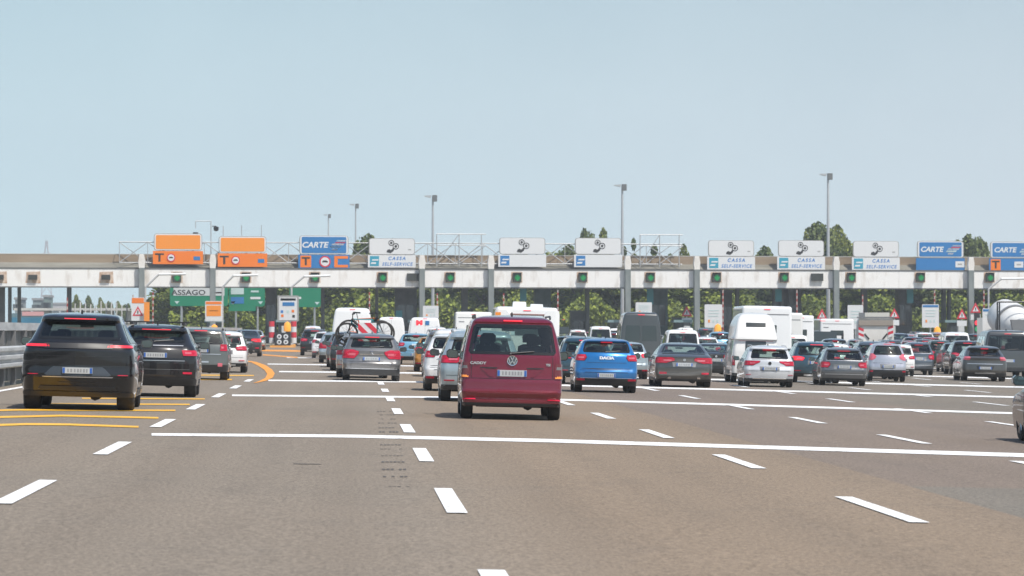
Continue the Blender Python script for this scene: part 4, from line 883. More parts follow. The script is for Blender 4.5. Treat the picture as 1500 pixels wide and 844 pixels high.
        # ---- lights
        for nm, rows, mm in s.lights:
            for sg in (-1, 1):
                rr = [(z, sg*a, sg*b_) for z, a, b_ in rows]; lo = s.patch(rr, off=.016, nu=8, nv=6, depth=.05).build(nm, M[s.lit] if mm == 'red' else M[mm], root, 40)
        for nm, rows, mm in s.lights:
            if nm != 'tail_light' or mm != 'red': continue
            z0_, z1_ = rows[0][0], rows[-1][0]
            for sg in (-1, 1):
                e_ = .012; rr = [(rows[0][0]-.006, sg*(rows[0][1]-e_), sg*(rows[0][2]+e_))]+[(z, sg*(a-e_), sg*(b_+e_)) for z, a, b_ in rows[1:-1]]+[(rows[-1][0]+.006, sg*(rows[-1][1]-e_), sg*(rows[-1][2]+e_))]
                s.patch(rr, off=.009, nu=8, nv=5, depth=.04).build('lamp_surround', M['black'], root, 40)
                if z1_-z0_ > .05:
                    zc = (z0_+z1_)/2; hh = (z1_-z0_)*.15; ta_ = lerp_tab([(r_[0], r_[1]) for r_ in rows], zc); tb_ = lerp_tab([(r_[0], r_[2]) for r_ in rows], zc); w_ = tb_-ta_
                    s.patch([(zc-hh, sg*(ta_+w_*.12), sg*(ta_+w_*.45)), (zc+hh, sg*(ta_+w_*.12), sg*(ta_+w_*.45))], off=.021, nu=4, nv=2, depth=.02).build('lamp_insert', M['redpale'], root, 40)
        # ---- lower trim, seams
        if s.lower:
            lb = MB(); z0_, z1_ = s.lower; z0_ = max(z0_, s.z0/s.H+.004)
            s.patch([(z0_, -1.12, 1.12), (z0_+(z1_-z0_)*.7, -1.12, 1.12), (z1_, -1.02, 1.02)], off=.012, nu=20, nv=4, depth=.06, mb=lb); lb.build('lower_bumper', M['black'], root, 40)
            for sg in (-1, 1):
                for (a, b_) in ((s.yw[0]+s.wr+.06, s.yw[1]-s.wr-.06),): s.patch([(s.z0/s.H+.01, a, b_), (s.z0/s.H+.075, a, b_)], 'side', off=.008, nu=6, nv=1, sgn=sg).build('sill', M['black'], root)
        for (mode, rows, mm, nm, off) in s.extra:
            s.patch(rows, mode, off=off, nu=10, nv=4, depth=.03).build(nm, M[mm] if mm in M else paint_m, root, 40)
        if s.brake: z, hw_ = s.brake; s.patch([(z-.004, -hw_, hw_), (z+.006, -hw_, hw_)], off=.02, nu=6, nv=1, depth=.04).build('brake_light', M['redlit'], root)
        if s.refl:
            z, a, b_, h = s.refl
            for sg in (-1, 1): s.patch([(z-h, sg*a, sg*b_), (z+h, sg*a, sg*b_)], off=.02, nu=4, nv=1, depth=.04).build('reflector', M['red'], root)
        if s.plate:
            z, hw_, hh = s.plate; z *= s.H; hw_ = .26; p = s.P_rear(0, z); y = min(p.y, s.P_rear(0, z+.055).y, s.P_rear(0, z-.055).y)-.012
            pl = MB().box(-hw_, hw_, y-.012, y+.03, z-.056, z+.056).build('number_plate', M['plate'], root)
            MB().box(-hw_+.004, -hw_+.045, y-.016, y-.0125, z-.05, z+.05).box(hw_-.045, hw_-.004, y-.016, y-.0125, z-.05, z+.05).build('plate_band', M['plateb'], pl); cb = MB()
            for k in range(7): cb.box(-hw_+.085+k*.052+(.012 if k > 1 else 0), -hw_+.112+k*.052+(.012 if k > 1 else 0)+.006*(k % 2), y-.015, y-.0125, z-.032, z+.032)
            cb.build('plate_marks', M['platek'], pl)
        if s.rw and s.H < 2:
            for sg in (-1, 1):
                for yy in (s.yw[0]+s.wr+.12, s.L*.50, s.yw[1]-s.wr-.12): s.patch([(s.z0/s.H+.09, yy, yy+.010), (s.side[0]-.02, yy, yy+.010)], 'side', off=.003, nu=1, nv=6, sgn=sg, depth=.01).build('door_gap', M['black'], root)
        if s.wiper and s.rw:
            z = s.rw[0]+.012; a = s.P_rear(-.03, z*s.H)+Vector((0, -.03, 0)); c = s.P_rear(.42, (z+.022)*s.H)+Vector((0, -.03, 0)); MB().tube(a, c, .012, 6).tube(a+Vector((0, .05, -.03)), a, .02, 6).build('rear_wiper', M['black'], root)
        # tailgate seam
        # ---- wheels
        R_, Ww = s.wr, s.ww
        tp = [(-Ww/2, R_*.68), (-Ww/2, R_*.9), (-Ww*.42, R_*.98), (-Ww*.2, R_), (Ww*.2, R_), (Ww*.42, R_*.98), (Ww/2, R_*.9), (Ww/2, R_*.68)]
        first = None
        for y in s.yw:
            for sg in (-1, 1):
                if first is None:
                    wt = MB().lathe(tp, 'x', 30).build('wheel', M['rubber'], root, 40); rb = MB(); x = Ww/2-.02; rb.lathe([(x-.06, R_*.25), (x-.1, R_*.62), (x+.005, R_*.67), (x+.005, R_*.70)], 'x', 24)
                    for k in range(5):
                        a = 2*math.pi*k/5
                        for d in (-.16, .16): rb.tube((x, R_*.1*math.cos(a+d), R_*.1*math.sin(a+d)), (x, R_*.64*math.cos(a+d*.8), R_*.64*math.sin(a+d*.8)), .022, 6)
                    rb.disc((x, 0, 0), R_*.16, 'x', 14, 0, .04)
                    rm_ = rb.build('rim', M[s.rim], wt, 40); MB().disc((x-.11, 0, 0), R_*.6, 'x', 20).build('brake_disc', M['grey'], wt); o = first = wt
                else:
                    o = first.copy(); scene.collection.objects.link(o); o.parent = root
                    for ch in list(first.children): q = ch.copy(); scene.collection.objects.link(q); q.parent = o
                o.location = (sg*(W2*(1-s.taper*.45)-Ww/2-.015), y, R_); o.rotation_euler = (rnd.random()*6 if sg > 0 else rnd.random()*6, 0, 0 if sg > 0 else math.pi)
        MB().tube((-W2+.3, s.yw[0], s.wr*.8), (W2-.3, s.yw[0], s.wr*.8), .05, 8).tube((.3, .35, s.z0+.02), (.3, 1.4, s.z0+.03), .09, 8).build('rear_axle', M['under'], root)
        # ---- mirrors
        if s.mirror:
            for sg in (-1, 1):
                ym_ = s.L*.66 if not isinstance(s.mirror, float) else s.mirror; zm = s.H*(fz0+.02); p = s.P_side(ym_, zm, sg); b = MB(); xm = max(abs(p.x)+.07, W2*.96); x0 = sg*xm; x1 = sg*(xm+.23)
                P8 = [(x0, zm-.05), (x0+sg*.03, zm-.085), (x1-sg*.04, zm-.085), (x1, zm-.04), (x1, zm+.04), (x1-sg*.05, zm+.085), (x0+sg*.02, zm+.06)]
                if sg < 0: P8 = list(reversed(P8))
                b.prism(list(reversed(P8)) if True else P8, ym_-.05, ym_+.08); b.tube((p.x-sg*.03, ym_+.02, zm-.06), (x0+sg*.03, ym_+.02, zm-.03), .025, 6); mo = b.build('side_mirror', s.__dict__.get('mirror_mat') or paint_m, root)
                c = MB(); Pm = [(x+(x0+x1)/2*0, z) for x, z in P8]; cx, cz_ = (x0+x1)/2, zm; c.prism([((x-cx)*.85+cx, (z-cz_)*.82+cz_) for x, z in list(reversed(P8))], ym_-.056, ym_-.051); c.build('mirror_glass', M['mglass'], mo)
            # door handles
        if s.side:
            for sg in (-1, 1):
                for yy in (s.L*.37, s.L*.57):
                    p = s.P_side(yy, s.H*(s.side[0]-.07), sg); MB().box(p.x-.015, p.x+.02, yy-.09, yy+.09, p.z-.014, p.z+.014) if 0 else MB().box(min(p.x, p.x+sg*.03), max(p.x, p.x+sg*.03), yy-.09, yy+.09, p.z-.014, p.z+.014).build('door_handle', s.__dict__.get('handle_mat') or paint_m, root)
            for sg in (-1, 1):
                for yy in (s.L*.31, s.L*.49, s.L*.68):
                    pass
        if s.rails:
            yr, yf, hw = s.prof(s.H-s.tr); 
            for sg in (-1, 1):
                b = MB(); x = sg*(hw-.06); a, c = yr+.28, yr+.28+s.L*.42; z = s.H+.015; b.path([(x, a, s.H-.03), (x, a+.1, z), (x, c-.1, z), (x, c, s.H-.03)], .018, 6); b.build('roof_rail', M['black'] if s.rails == 1 else M['silver'], root)
        if s.H < 2.2:
            yr = s.prof(s.H)[0]; MB().prism([(-.02, 0), (.02, 0), (.01, .07), (-.01, .07)], 0, .12).build('roof_antenna', M['black'], root).location = (0, yr+.35, s.H+.01)
        return root
# ------- templates -------
def L_wrap(z0, z1, a, b_): return [(z0, a, b_), (z1, a, b_)]
S = {}
S['caddy'] = lambda: Car(L=4.6, W=1.82, H=1.83, z0=.24, R=.10, bow=.07, taper=.035, rear=[(0, .12), (.12, .03), (.165, .0), (.19, .0), (.2, .025), (.25, .02), (.256, -.03), (.272, -.03), (.292, .02), (.39, .04), (.395, .05), (.62, .075), (.66, .10), (.93, .21), (.94, .19), (1, .26)],
    front=[(0, .15), (.15, 0), (.38, .05), (.46, .3), (.53, .95), (.57, 1.15), (.92, 1.9), (1, 2.05)], half=[(0, .90), (.15, .96), (.3, 1), (.5, .985), (.62, .965), (.8, .89), (.94, .80), (1, .74)],
    wr=.325, ww=.215, yw=(.78, 3.52), rw=(.632, .925, .86, .755), side=(.60, .90, .0, .95), fw=(.60, .91), mirror_mat=M['black'], plate=(.452, .3, 0), lower=(.10, .165), brake=(.952, .18), refl=(.195, .70, .95, .006), rails=1, tr=.10, tins=.20,
    lights=[('tail_light', [(.395, .82, 1.04), (.47, .82, 1.05), (.55, .84, 1.05)], 'smoke'), ('indicator_lens', [(.408, .84, .99), (.428, .84, .99)], 'amber'), ('reverse_lamp', [(.492, .86, .98), (.52, .87, .98)], 'grey')],
    extra=[('rear', [(.396, -.80, .80), (.401, -.80, .80)], 'black', 'tailgate_seam', .004), ('rear', [(.40, .785, .795), (.62, .785, .795)], 'black', 'tailgate_seam', .004), ('rear', [(.40, -.795, -.785), (.62, -.795, -.785)], 'black', 'tailgate_seam', .004),
           ('rear', [(.494, -.60, -.30), (.507, -.62, -.28)], 'black', 'recess_lip', .008), ('rear', [(.494, .30, .60), (.507, .28, .62)], 'black', 'recess_lip', .008), ('rear', [(.415, -.42, -.36), (.495, -.60, -.53)], 'paint', 'recess_edge', .016), ('rear', [(.415, .36, .42), (.495, .53, .60)], 'paint', 'recess_edge', .016),
           ('side', [(.56, .6, 3.0), (.585, .6, 3.0)], 'black', 'door_rail', .006)])
S['range'] = lambda: Car(L=4.95, W=2.02, H=1.82, z0=.26, R=.26, bow=.20, taper=.07, flare=.03, rear=[(0, .45), (.12, .25), (.2, .12), (.3, .04), (.36, .0), (.45, .03), (.62, .03), (.70, .10), (.73, .16), (.935, .56), (.938, .44), (.96, .44), (1, .56)],
    front=[(0, .15), (.2, 0), (.45, .05), (.54, .3), (.6, 1.2), (.64, 1.5), (.93, 2.3), (1, 2.5)], half=[(0, .90), (.2, .97), (.4, 1), (.58, .99), (.68, .93), (.73, .86), (.9, .72), (1, .66)],
    wr=.40, ww=.30, yw=(.98, 3.98), rw=(.735, .935, .76, .66), side=(.70, .90, .0, .95), fw=(.68, .91), glass='privacy', plate=(.415, .3, 0), lower=(.1, .2), brake=(.948, .27), refl=(.372, .70, .88, .004), tr=.06, tins=.14, wiper=False, lit='redlit',
    lights=[('light_bar', [(.640, .0, .60), (.692, .0, .60)], 'black'), ('tail_light', [(.654, .50, 1.12), (.678, .52, 1.12)], 'red')],
    extra=[('rear', [(.36, -.54, .54), (.372, -.58, .58), (.44, -.46, .46), (.455, -.42, .42)], 'recess', 'plate_recess', .008), ('rear', [(.345, -.60, .60), (.353, -.62, .62)], 'silver', 'bumper_lip', .014), ('rear', [(.215, -.62, .62), (.23, -.70, .70), (.255, -.66, .66)], 'black', 'reflection_break_panel', .02), ('rear', [(.29, -.30, .30), (.297, -.34, .34)], 'black', 'bumper_crease', .006), ('rear', [(.34, -.88, .88), (.345, -.88, .88)], 'black', 'tailgate_seam', .006), ('rear', [(.56, -.9, .9), (.564, -.9, .9)], 'black', 'tailgate_seam', .006)], rim='rimd', mirror_mat=None)  # black low panel and crease strip added to break up the bumper's ground reflection
S['evoque'] = lambda: Car(L=4.37, W=1.92, H=1.65, z0=.27, R=.24, bow=.20, taper=.07, flare=.025, rear=[(0, .35), (.15, .12), (.3, .0), (.5, .0), (.66, .05), (.73, .14), (.918, .48), (.925, .36), (.955, .36), (1, .50)],
    front=[(0, .15), (.2, 0), (.45, .05), (.55, .3), (.62, 1.0), (.66, 1.3), (.93, 2.0), (1, 2.2)], half=[(0, .92), (.2, .97), (.4, 1), (.6, .99), (.7, .93), (.76, .86), (.9, .75), (1, .68)],
    wr=.37, ww=.27, yw=(.85, 3.5), rw=(.765, .915, .74, .68), side=(.73, .89, .0, .95), fw=(.70, .91), glass='privacy', plate=(.585, .3, 0), lower=(.1, .27), brake=(.94, .34), refl=(.34, .66, .88, .014), tr=.07, tins=.16,
    lights=[('tail_light', [(.58, .66, 1.12), (.655, .62, 1.12)], 'red')],
    extra=[('rear', [(.545, -.66, .66), (.66, -.62, .62)], 'black', 'plate_recess', .005), ('rear', [(.505, -.7, .7), (.513, -.7, .7)], 'silver', 'chrome_strip', .012), ('rear', [(.385, -.82, .82), (.389, -.82, .82)], 'grey', 'tailgate_seam', .008), ('rear', [(.71, -.66, .66), (.722, -.66, .66)], 'silver', 'spoiler_lip', .012)], rim='rimd')
S['boxy'] = lambda: Car(L=4.25, W=1.84, H=1.68, z0=.28, R=.15, bow=.12, rear=[(0, .2), (.15, .05), (.3, 0), (.42, .02), (.6, .05), (.72, .10), (.95, .28), (1, .36)],
    front=[(0, .15), (.2, 0), (.45, .05), (.55, .2), (.61, 1.0), (.65, 1.2), (.93, 1.7), (1, 1.9)], half=[(0, .92), (.2, .98), (.4, 1), (.6, .98), (.7, .93), (.9, .83), (1, .76)], flare=.03,
    wr=.35, ww=.25, yw=(.8, 3.37), rw=(.70, .94, .80, .72), side=(.68, .91, .0, .95), fw=(.66, .92), glass='privacy', plate=(.575, .3, 0), lower=(.1, .30), brake=(.955, .22), refl=None,
    lights=[('tail_light', [(.575, .70, .95), (.70, .70, .95)], 'red'), ('fog_lamp', [(.27, .62, .78), (.335, .62, .78)], 'redpale')], extra=[('rear', [(.52, -.34, .34), (.66, -.34, .34)], 'black', 'plate_recess', .005), ('rear', [(.50, -.72, .72), (.515, -.72, .72)], 'silver', 'bumper_lip', .012), ('rear', [(.34, -.3, .3), (.37, -.3, .3)], 'silver', 'tow_plate', .012)], rails=1)
S['suv'] = lambda: Car(L=4.5, W=1.85, H=1.63, z0=.27, R=.2, bow=.16, flare=.015, rear=[(0, .25), (.15, .08), (.3, 0), (.45, .0), (.62, .06), (.68, .12), (.9, .40), (.908, .30), (.94, .31), (1, .46)],
    half=[(0, .91), (.2, .97), (.4, 1), (.6, .98), (.68, .93), (.9, .78), (1, .70)], front=[(0, .15), (.2, 0), (.45, .05), (.54, .25), (.61, 1.0), (.65, 1.25), (.93, 1.9), (1, 2.1)],
    wr=.35, ww=.24, yw=(.85, 3.5), rw=(.68, .90, .76, .66), side=(.66, .89, .0, .95), fw=(.66, .91), plate=(.50, .3, 0), lower=(.1, .24), brake=(.93, .25), refl=(.30, .64, .9, .008), rails=2,
    lights=[('tail_light', [(.545, .56, 1.16), (.60, .48, 1.16), (.625, .52, 1.16), (.645, .7, 1.14)], 'red')], extra=[('rear', [(.45, -.36, .36), (.55, -.36, .36)], 'grey', 'plate_recess', .005), ('rear', [(.17, -.5, .5), (.215, -.5, .5)], 'silver', 'skid_plate', .02), ('rear', [(.37, -.85, .85), (.375, -.85, .85)], 'black', 'tailgate_seam', .006)])
S['mpv'] = lambda: Car(L=4.4, W=1.82, H=1.57, R=.2, bow=.16, rear=[(0, .2), (.12, .08), (.25, 0), (.38, -.02), (.40, .0), (.5, .05), (.64, .04), (.70, .14), (.915, .42), (.92, .32), (.945, .33), (1, .47)], half=[(0, .90), (.2, .97), (.4, 1), (.6, .98), (.7, .93), (.9, .79), (1, .70)],
    rw=(.705, .915, .745, .64), side=(.67, .89, .0, .95), plate=(.475, .3, 0), lower=(.1, .275), brake=(.93, .24), refl=None, yw=(.82, 3.5), wr=.32,
    lights=[('tail_light', [(.475, .60, 1.10), (.52, .52, 1.14), (.58, .44, 1.17), (.625, .43, 1.17), (.655, .62, 1.15)], 'red'), ('reverse_lamp', [(.545, .66, .80), (.585, .64, .84)], 'redpale')],
    extra=[('rear', [(.425, -.40, .40), (.53, -.44, .44)], 'grey', 'plate_recess', .004), ('rear', [(.555, -.40, .40), (.575, -.40, .40)], 'chrome', 'chrome_strip', .014), ('rear', [(.26, -.86, .86), (.275, -.9, .9)], 'silver', 'bumper_strip', .018), ('rear', [(.405, -.82, .82), (.409, -.82, .82)], 'black', 'tailgate_seam', .006), ('rear', [(.34, .66, .98), (.40, .70, 1.0)], 'paint', 'bumper_corner', .02), ('rear', [(.34, -.98, -.66), (.40, -1.0, -.70)], 'paint', 'bumper_corner', .02)])
S['hatch'] = lambda: Car(L=4.09, W=1.85, H=1.5, R=.2, bow=.16, flare=.012, rear=[(0, .25), (.12, .12), (.25, .02), (.38, .0), (.45, .05), (.6, .07), (.7, .10), (.745, .16), (.93, .45), (.955, .36), (1, .5)], half=[(0, .90), (.2, .97), (.4, 1), (.6, .98), (.7, .93), (.92, .76), (1, .68)],
    rw=(.745, .935, .765, .70), side=(.70, .91, .0, .95), plate=(.325, .3, 0), lower=(.10, .265), brake=(.945, .18), refl=(.245, .68, .96, .018), yw=(.82, 3.42), wr=.32, fw=(.67, .92),
    lights=[('tail_light', [(.595, .70, 1.20), (.65, .63, 1.22), (.70, .67, 1.20)], 'red')],
    extra=[('rear', [(.415, -.84, .84), (.42, -.84, .84)], 'black', 'tailgate_seam', .006), ('rear', [(.43, -.3, .3), (.445, -.8, .8), (.452, -.95, .95)], 'black', 'tailgate_painted_shadow', .003), ('rear', [(.375, -.70, .70), (.383, -.66, .66)], 'black', 'bumper_crease', .006), ('rear', [(.268, -.98, .98), (.276, -.98, .98)], 'silver', 'bumper_trim', .016), ('rear', [(.555, -.62, .62), (.560, -.62, .62)], 'black', 'tailgate_crease', .004)])  # black wedge above the seam paints shadow into the sculpted tailgate
S['sedan'] = lambda: Car(L=4.9, W=1.87, H=1.47, R=.2, bow=.18, rear=[(0, .25), (.12, .12), (.25, .02), (.45, .0), (.55, .04), (.68, .02), (.72, .14), (.745, .50), (.97, 1.45), (1, 1.7)], half=[(0, .90), (.2, .97), (.4, 1), (.6, .985), (.7, .94), (.92, .73), (1, .62)],
    rw=(.755, .955, .80, .62), side=(.72, .93, .0, .95), plate=(.515, .3, 0), lower=(.10, .19), brake=None, refl=(.32, .60, .86, .022), yw=(1.05, 4.0), wr=.33, ww=.24, wiper=False, fw=(.67, .94), tr=.06, crown=.02,
    lights=[('tail_light', [(.545, .62, 1.16), (.575, .48, 1.18), (.60, .34, 1.18), (.64, .33, 1.18), (.672, .40, 1.15)], 'red')],
    extra=[('rear', [(.46, -.38, .38), (.57, -.42, .42)], 'grey', 'plate_recess', .004), ('rear', [(.44, -.66, .66), (.444, -.66, .66)], 'black', 'boot_seam', .005), ('rear', [(.33, -.9, .9), (.335, -.9, .9)], 'black', 'bumper_crease', .006), ('rear', [(.20, -.56, -.44), (.235, -.55, -.45)], 'chrome', 'exhaust_tip', .03), ('rear', [(.20, .44, .56), (.235, .45, .55)], 'chrome', 'exhaust_tip', .03)])
S['golf'] = lambda: Car(L=4.6, W=1.82, H=1.48, R=.2, bow=.17, rear=[(0, .2), (.12, .1), (.25, .02), (.42, .0), (.5, .05), (.64, .07), (.69, .12), (.9, .48), (.93, .36), (1, .5)], half=[(0, .90), (.2, .97), (.4, 1), (.6, .98), (.68, .93), (.9, .78), (1, .68)],
    rw=(.69, .895, .77, .68), side=(.67, .89, .0, .95), plate=(.45, .3, 0), lower=(.10, .215), brake=(.91, .26), refl=(.30, .74, .96, .006), yw=(.85, 3.5), wr=.32, rails=2, fw=(.66, .91),
    lights=[('tail_light', [(.525, .66, 1.14), (.56, .56, 1.16), (.60, .40, 1.17), (.632, .38, 1.16)], 'red')],
    extra=[('rear', [(.40, -.38, .38), (.50, -.40, .40)], 'grey', 'plate_recess', .004), ('rear', [(.39, -.84, .84), (.394, -.84, .84)], 'black', 'tailgate_seam', .006), ('rear', [(.20, -.66, .66), (.222, -.68, .68)], 'chrome', 'exhaust_trim', .018), ('rear', [(.665, -.72, .72), (.67, -.72, .72)], 'black', 'tailgate_crease', .005)])
S['estate'] = lambda: Car(L=4.7, W=1.82, H=1.46, R=.18, bow=.16, rear=[(0, .2), (.12, .1), (.25, .02), (.42, .0), (.5, .05), (.66, .07), (.71, .12), (.92, .5), (.94, .42), (1, .58)], half=[(0, .90), (.2, .97), (.4, 1), (.6, .98), (.68, .93), (.9, .76), (1, .66)],
    rw=(.68, .90, .77, .68), side=(.67, .89, .0, .95), plate=(.50, .3, 0), lower=(.10, .20), brake=(.92, .26), refl=None, yw=(.95, 3.6), wr=.32, rails=2, fw=(.66, .92),
    lights=[('tail_light', [(.48, .70, 1.13), (.54, .60, 1.15), (.60, .60, 1.14), (.625, .66, 1.10)], 'red')],
    extra=[('rear', [(.44, -.44, .44), (.565, -.46, .46)], 'grey', 'plate_recess', .004), ('rear', [(.66, -.78, .78), (.672, -.78, .78)], 'silver', 'tailgate_lip', .01), ('rear', [(.40, -.84, .84), (.404, -.84, .84)], 'black', 'tailgate_seam', .006), ('rear', [(.30, -.95, .95), (.315, -.95, .95)], 'silver', 'bumper_strip', .014)])
S['scenic'] = lambda: Car(L=4.35, W=1.82, H=1.6, R=.24, bow=.2, rear=[(0, .25), (.12, .1), (.25, 0), (.38, .0), (.48, .05), (.68, .12), (.92, .36), (.95, .36), (1, .5)], half=[(0, .90), (.2, .97), (.4, 1), (.6, .97), (.7, .91), (.93, .74), (1, .62)],
    rw=(.70, .945, .80, .62), side=(.66, .90, .0, .95), plate=(.40, .3, 0), lower=(.10, .31), brake=(.975, .2), refl=(.27, .78, .98, .016), yw=(.85, 3.45), wr=.32,
    lights=[('tail_light', [(.56, .82, 1.15), (.60, .66, 1.18), (.66, .60, 1.18), (.73, .78, 1.12)], 'redpale')],
    extra=[('rear', [(.345, -.38, .38), (.455, -.42, .42)], 'grey', 'plate_recess', .004), ('rear', [(.485, -.80, .80), (.49, -.80, .80)], 'black', 'tailgate_seam', .006)], lit='redpale')
S['cross'] = lambda: Car(L=4.45, W=1.86, H=1.52, R=.24, bow=.22, flare=.02, rear=[(0, .25), (.15, .1), (.3, .0), (.45, .02), (.6, .05), (.66, .02), (.71, .16), (.90, .62), (.935, .5), (1, .7)], half=[(0, .92), (.2, .98), (.4, 1), (.58, .985), (.7, .90), (.92, .72), (1, .62)],
    rw=(.715, .905, .76, .62), side=(.70, .90, .0, .95), plate=(.38, .3, 0), lower=(.10, .24), brake=(.93, .16), refl=None, yw=(.85, 3.5), wr=.35, ww=.24, glass='privacy', fw=(.67, .92),
    lights=[('tail_light', [(.60, .70, 1.08), (.65, .66, 1.12), (.69, .70, 1.10)], 'redpale')],
    extra=[('rear', [(.485, -.8, .8), (.505, -.8, .8)], 'silver', 'bumper_strip', .012), ('rear', [(.33, -.34, .34), (.44, -.4, .4)], 'black', 'plate_recess', .004), ('rear', [(.22, -.45, .45), (.245, -.45, .45)], 'silver', 'skid_strip', .02)], rim='rimd')
S['van'] = lambda: Car(L=5.9, W=2.02, H=2.6, z0=.3, R=.10, bow=.05, taper=.02, see=False, rear=[(0, .1), (.1, 0), (.45, .02), (.95, .10), (1, .14)], front=[(0, .1), (.15, 0), (.35, .1), (.42, .5), (.46, .9), (.75, 1.7), (.9, 2.1), (1, 2.5)], half=[(0, .94), (.15, 1), (.45, .985), (.7, .95), (.93, .86), (1, .80)],
    rw=None, side=None, fw=(.50, .75), plate=(.28, .3, 0), lower=(.1, .17), brake=(.965, .14), wr=.36, ww=.25, yw=(1.1, 4.6), tr=.14, tins=.16, wiper=False, mirror=4.3,
    lights=[('tail_light', [(.24, .90, 1.05), (.40, .90, 1.05)], 'red')], extra=[('rear', [(.16, -.006, .006), (.93, -.006, .006)], 'grey', 'door_gap', .004)])
S['crafter'] = lambda: Car(L=5.9, W=2.04, H=2.72, z0=.32, R=.10, bow=.05, taper=.02, see=False, rear=[(0, .1), (.1, 0), (.45, .02), (.95, .12), (1, .16)], front=[(0, .1), (.15, 0), (.35, .1), (.42, .5), (.46, .9), (.75, 1.7), (.9, 2.1), (1, 2.5)], half=[(0, .94), (.15, 1), (.45, .985), (.7, .94), (.93, .83), (1, .76)],
    rw=None, side=(.50, .74, .1, 0), fw=(.50, .75), plate=(.28, .3, 0), lower=(.1, .17), brake=(.955, .16), wr=.36, ww=.25, yw=(1.1, 4.6), tr=.14, tins=.16, wiper=False, mirror=4.3,
    lights=[('tail_light', [(.26, .86, 1.05), (.38, .88, 1.05)], 'red')],
    extra=[('rear', [(.50, -.74, -.06), (.52, -.76, -.05), (.745, -.72, -.05), (.77, -.68, -.08)], 'glass', 'rear_window', .008), ('rear', [(.50, .06, .74), (.52, .05, .76), (.745, .05, .72), (.77, .08, .68)], 'glass', 'rear_window', .008), ('rear', [(.16, -.006, .006), (.93, -.006, .006)], 'black', 'door_gap', .004)])
S['minibus'] = lambda: Car(L=4.9, W=1.92, H=1.97, z0=.28, R=.12, bow=.06, taper=.025, rear=[(0, .1), (.12, 0), (.4, .02), (.55, .05), (.95, .20), (1, .24)], front=[(0, .1), (.2, 0), (.42, .1), (.5, .6), (.55, .85), (.9, 1.6), (1, 1.8)], half=[(0, .93), (.15, .99), (.4, 1), (.6, .97), (.9, .86), (1, .78)],
    rw=(.58, .90, .84, .76), side=(.56, .88, 0, 0), fw=(.56, .9), plate=(.36, .3, 0), lower=(.1, .22), brake=(.93, .14), wr=.34, ww=.23, yw=(1.0, 4.0), tr=.11, tins=.16,
    lights=[('tail_light', [(.34, .86, 1.06), (.54, .87, 1.06)], 'red')], extra=[('rear', [(.27, -.8, .8), (.273, -.8, .8)], 'black', 'tailgate_seam', .006)], glass='privacy')
S['camper'] = lambda: Car(L=5.9, W=2.02, H=3.0, z0=.32, R=.16, bow=.08, taper=.03, see=False, rear=[(0, .1), (.1, 0), (.45, .04), (.615, .14), (.625, .03), (.68, .08), (.8, .25), (.95, .65), (1, .95)], front=[(0, .1), (.13, 0), (.3, .1), (.37, .5), (.41, .9), (.66, 1.7), (.75, 1.2), (.9, 1.6), (1, 2.4)], half=[(0, .94), (.12, 1), (.4, .985), (.6, .925), (.615, .925), (.625, .95), (.72, .89), (.85, .81), (.93, .72), (1, .58)],
    rw=None, side=None, fw=(.42, .65), plate=(.22, .3, 0), lower=(.1, .14), brake=None, wr=.36, ww=.24, yw=(1.1, 4.5), tr=.14, tins=.14, wiper=False, mirror=4.3,
    lights=[('tail_light', [(.25, .88, 1.06), (.38, .90, 1.05)], 'red')],
    extra=[('rear', [(.42, -.44, .44), (.43, -.46, .46), (.585, -.44, .44), (.60, -.42, .42)], 'glass', 'rear_window', .01), ('rear', [(.80, -.42, .42), (.86, -.42, .42)], 'glass', 'skylight_window', .012), ('rear', [(.598, -.9, .9), (.604, -.88, .88)], 'redpale', 'roof_joint', .006), ('side', [(.42, .5, 1.9), (.58, .5, 1.9)], 'glass', 'side_window', .01), ('side', [(.42, 2.2, 3.6), (.58, 2.2, 3.6)], 'glass', 'side_window', .01)])
def boxveh(L, W, H, extra, z0=.45, **k):
    return Car(L=L, W=W, H=H, z0=z0, R=.10, bow=.03, taper=.01, Rf=.2, bowf=.1, see=False, rear=k.pop('rear', [(0, .03), (.1, 0), (.5, .0), (.97, .06), (1, .08)]), front=k.pop('front', [(0, .1), (.15, 0), (.35, .1), (.42, .7), (.58, 1.2), (.60, .6), (.8, .5), (1, .9)]), half=k.pop('half', [(0, .98), (.1, 1), (.96, .985), (1, .97)]),
        rw=None, side=None, fw=k.pop('fw', (.43, .57)), plate=(.2, .3, 0), lower=(.1, .2), brake=(.95, .12), wr=.36, ww=.24, yw=k.pop('yw', (1.6, 5.3)), tr=.08, tins=.08, wiper=False, lights=[('tail_light', [(.20, .80, 1.02), (.26, .80, 1.02)], 'red')], extra=extra, **k)
S['motorhome'] = lambda: boxveh(6.8, 2.25, 2.85, [('rear', [(.60, -.36, .36), (.61, -.38, .38), (.71, -.38, .38), (.72, -.36, .36)], 'glass', 'rear_window', .012), ('rear', [(.87, -.85, .85), (.885, -.85, .85)], 'grey', 'trim_line', .008), ('side', [(.52, 1.2, 2.2), (.68, 1.2, 2.2)], 'glass', 'side_window', .01), ('side', [(.50, 2.9, 4.0), (.66, 2.9, 4.0)], 'glass', 'side_window', .01), ('rear', [(.78, -.8, -.5), (.80, -.8, -.5)], 'grey', 'lettering_strip', .01)], mirror=5.3)
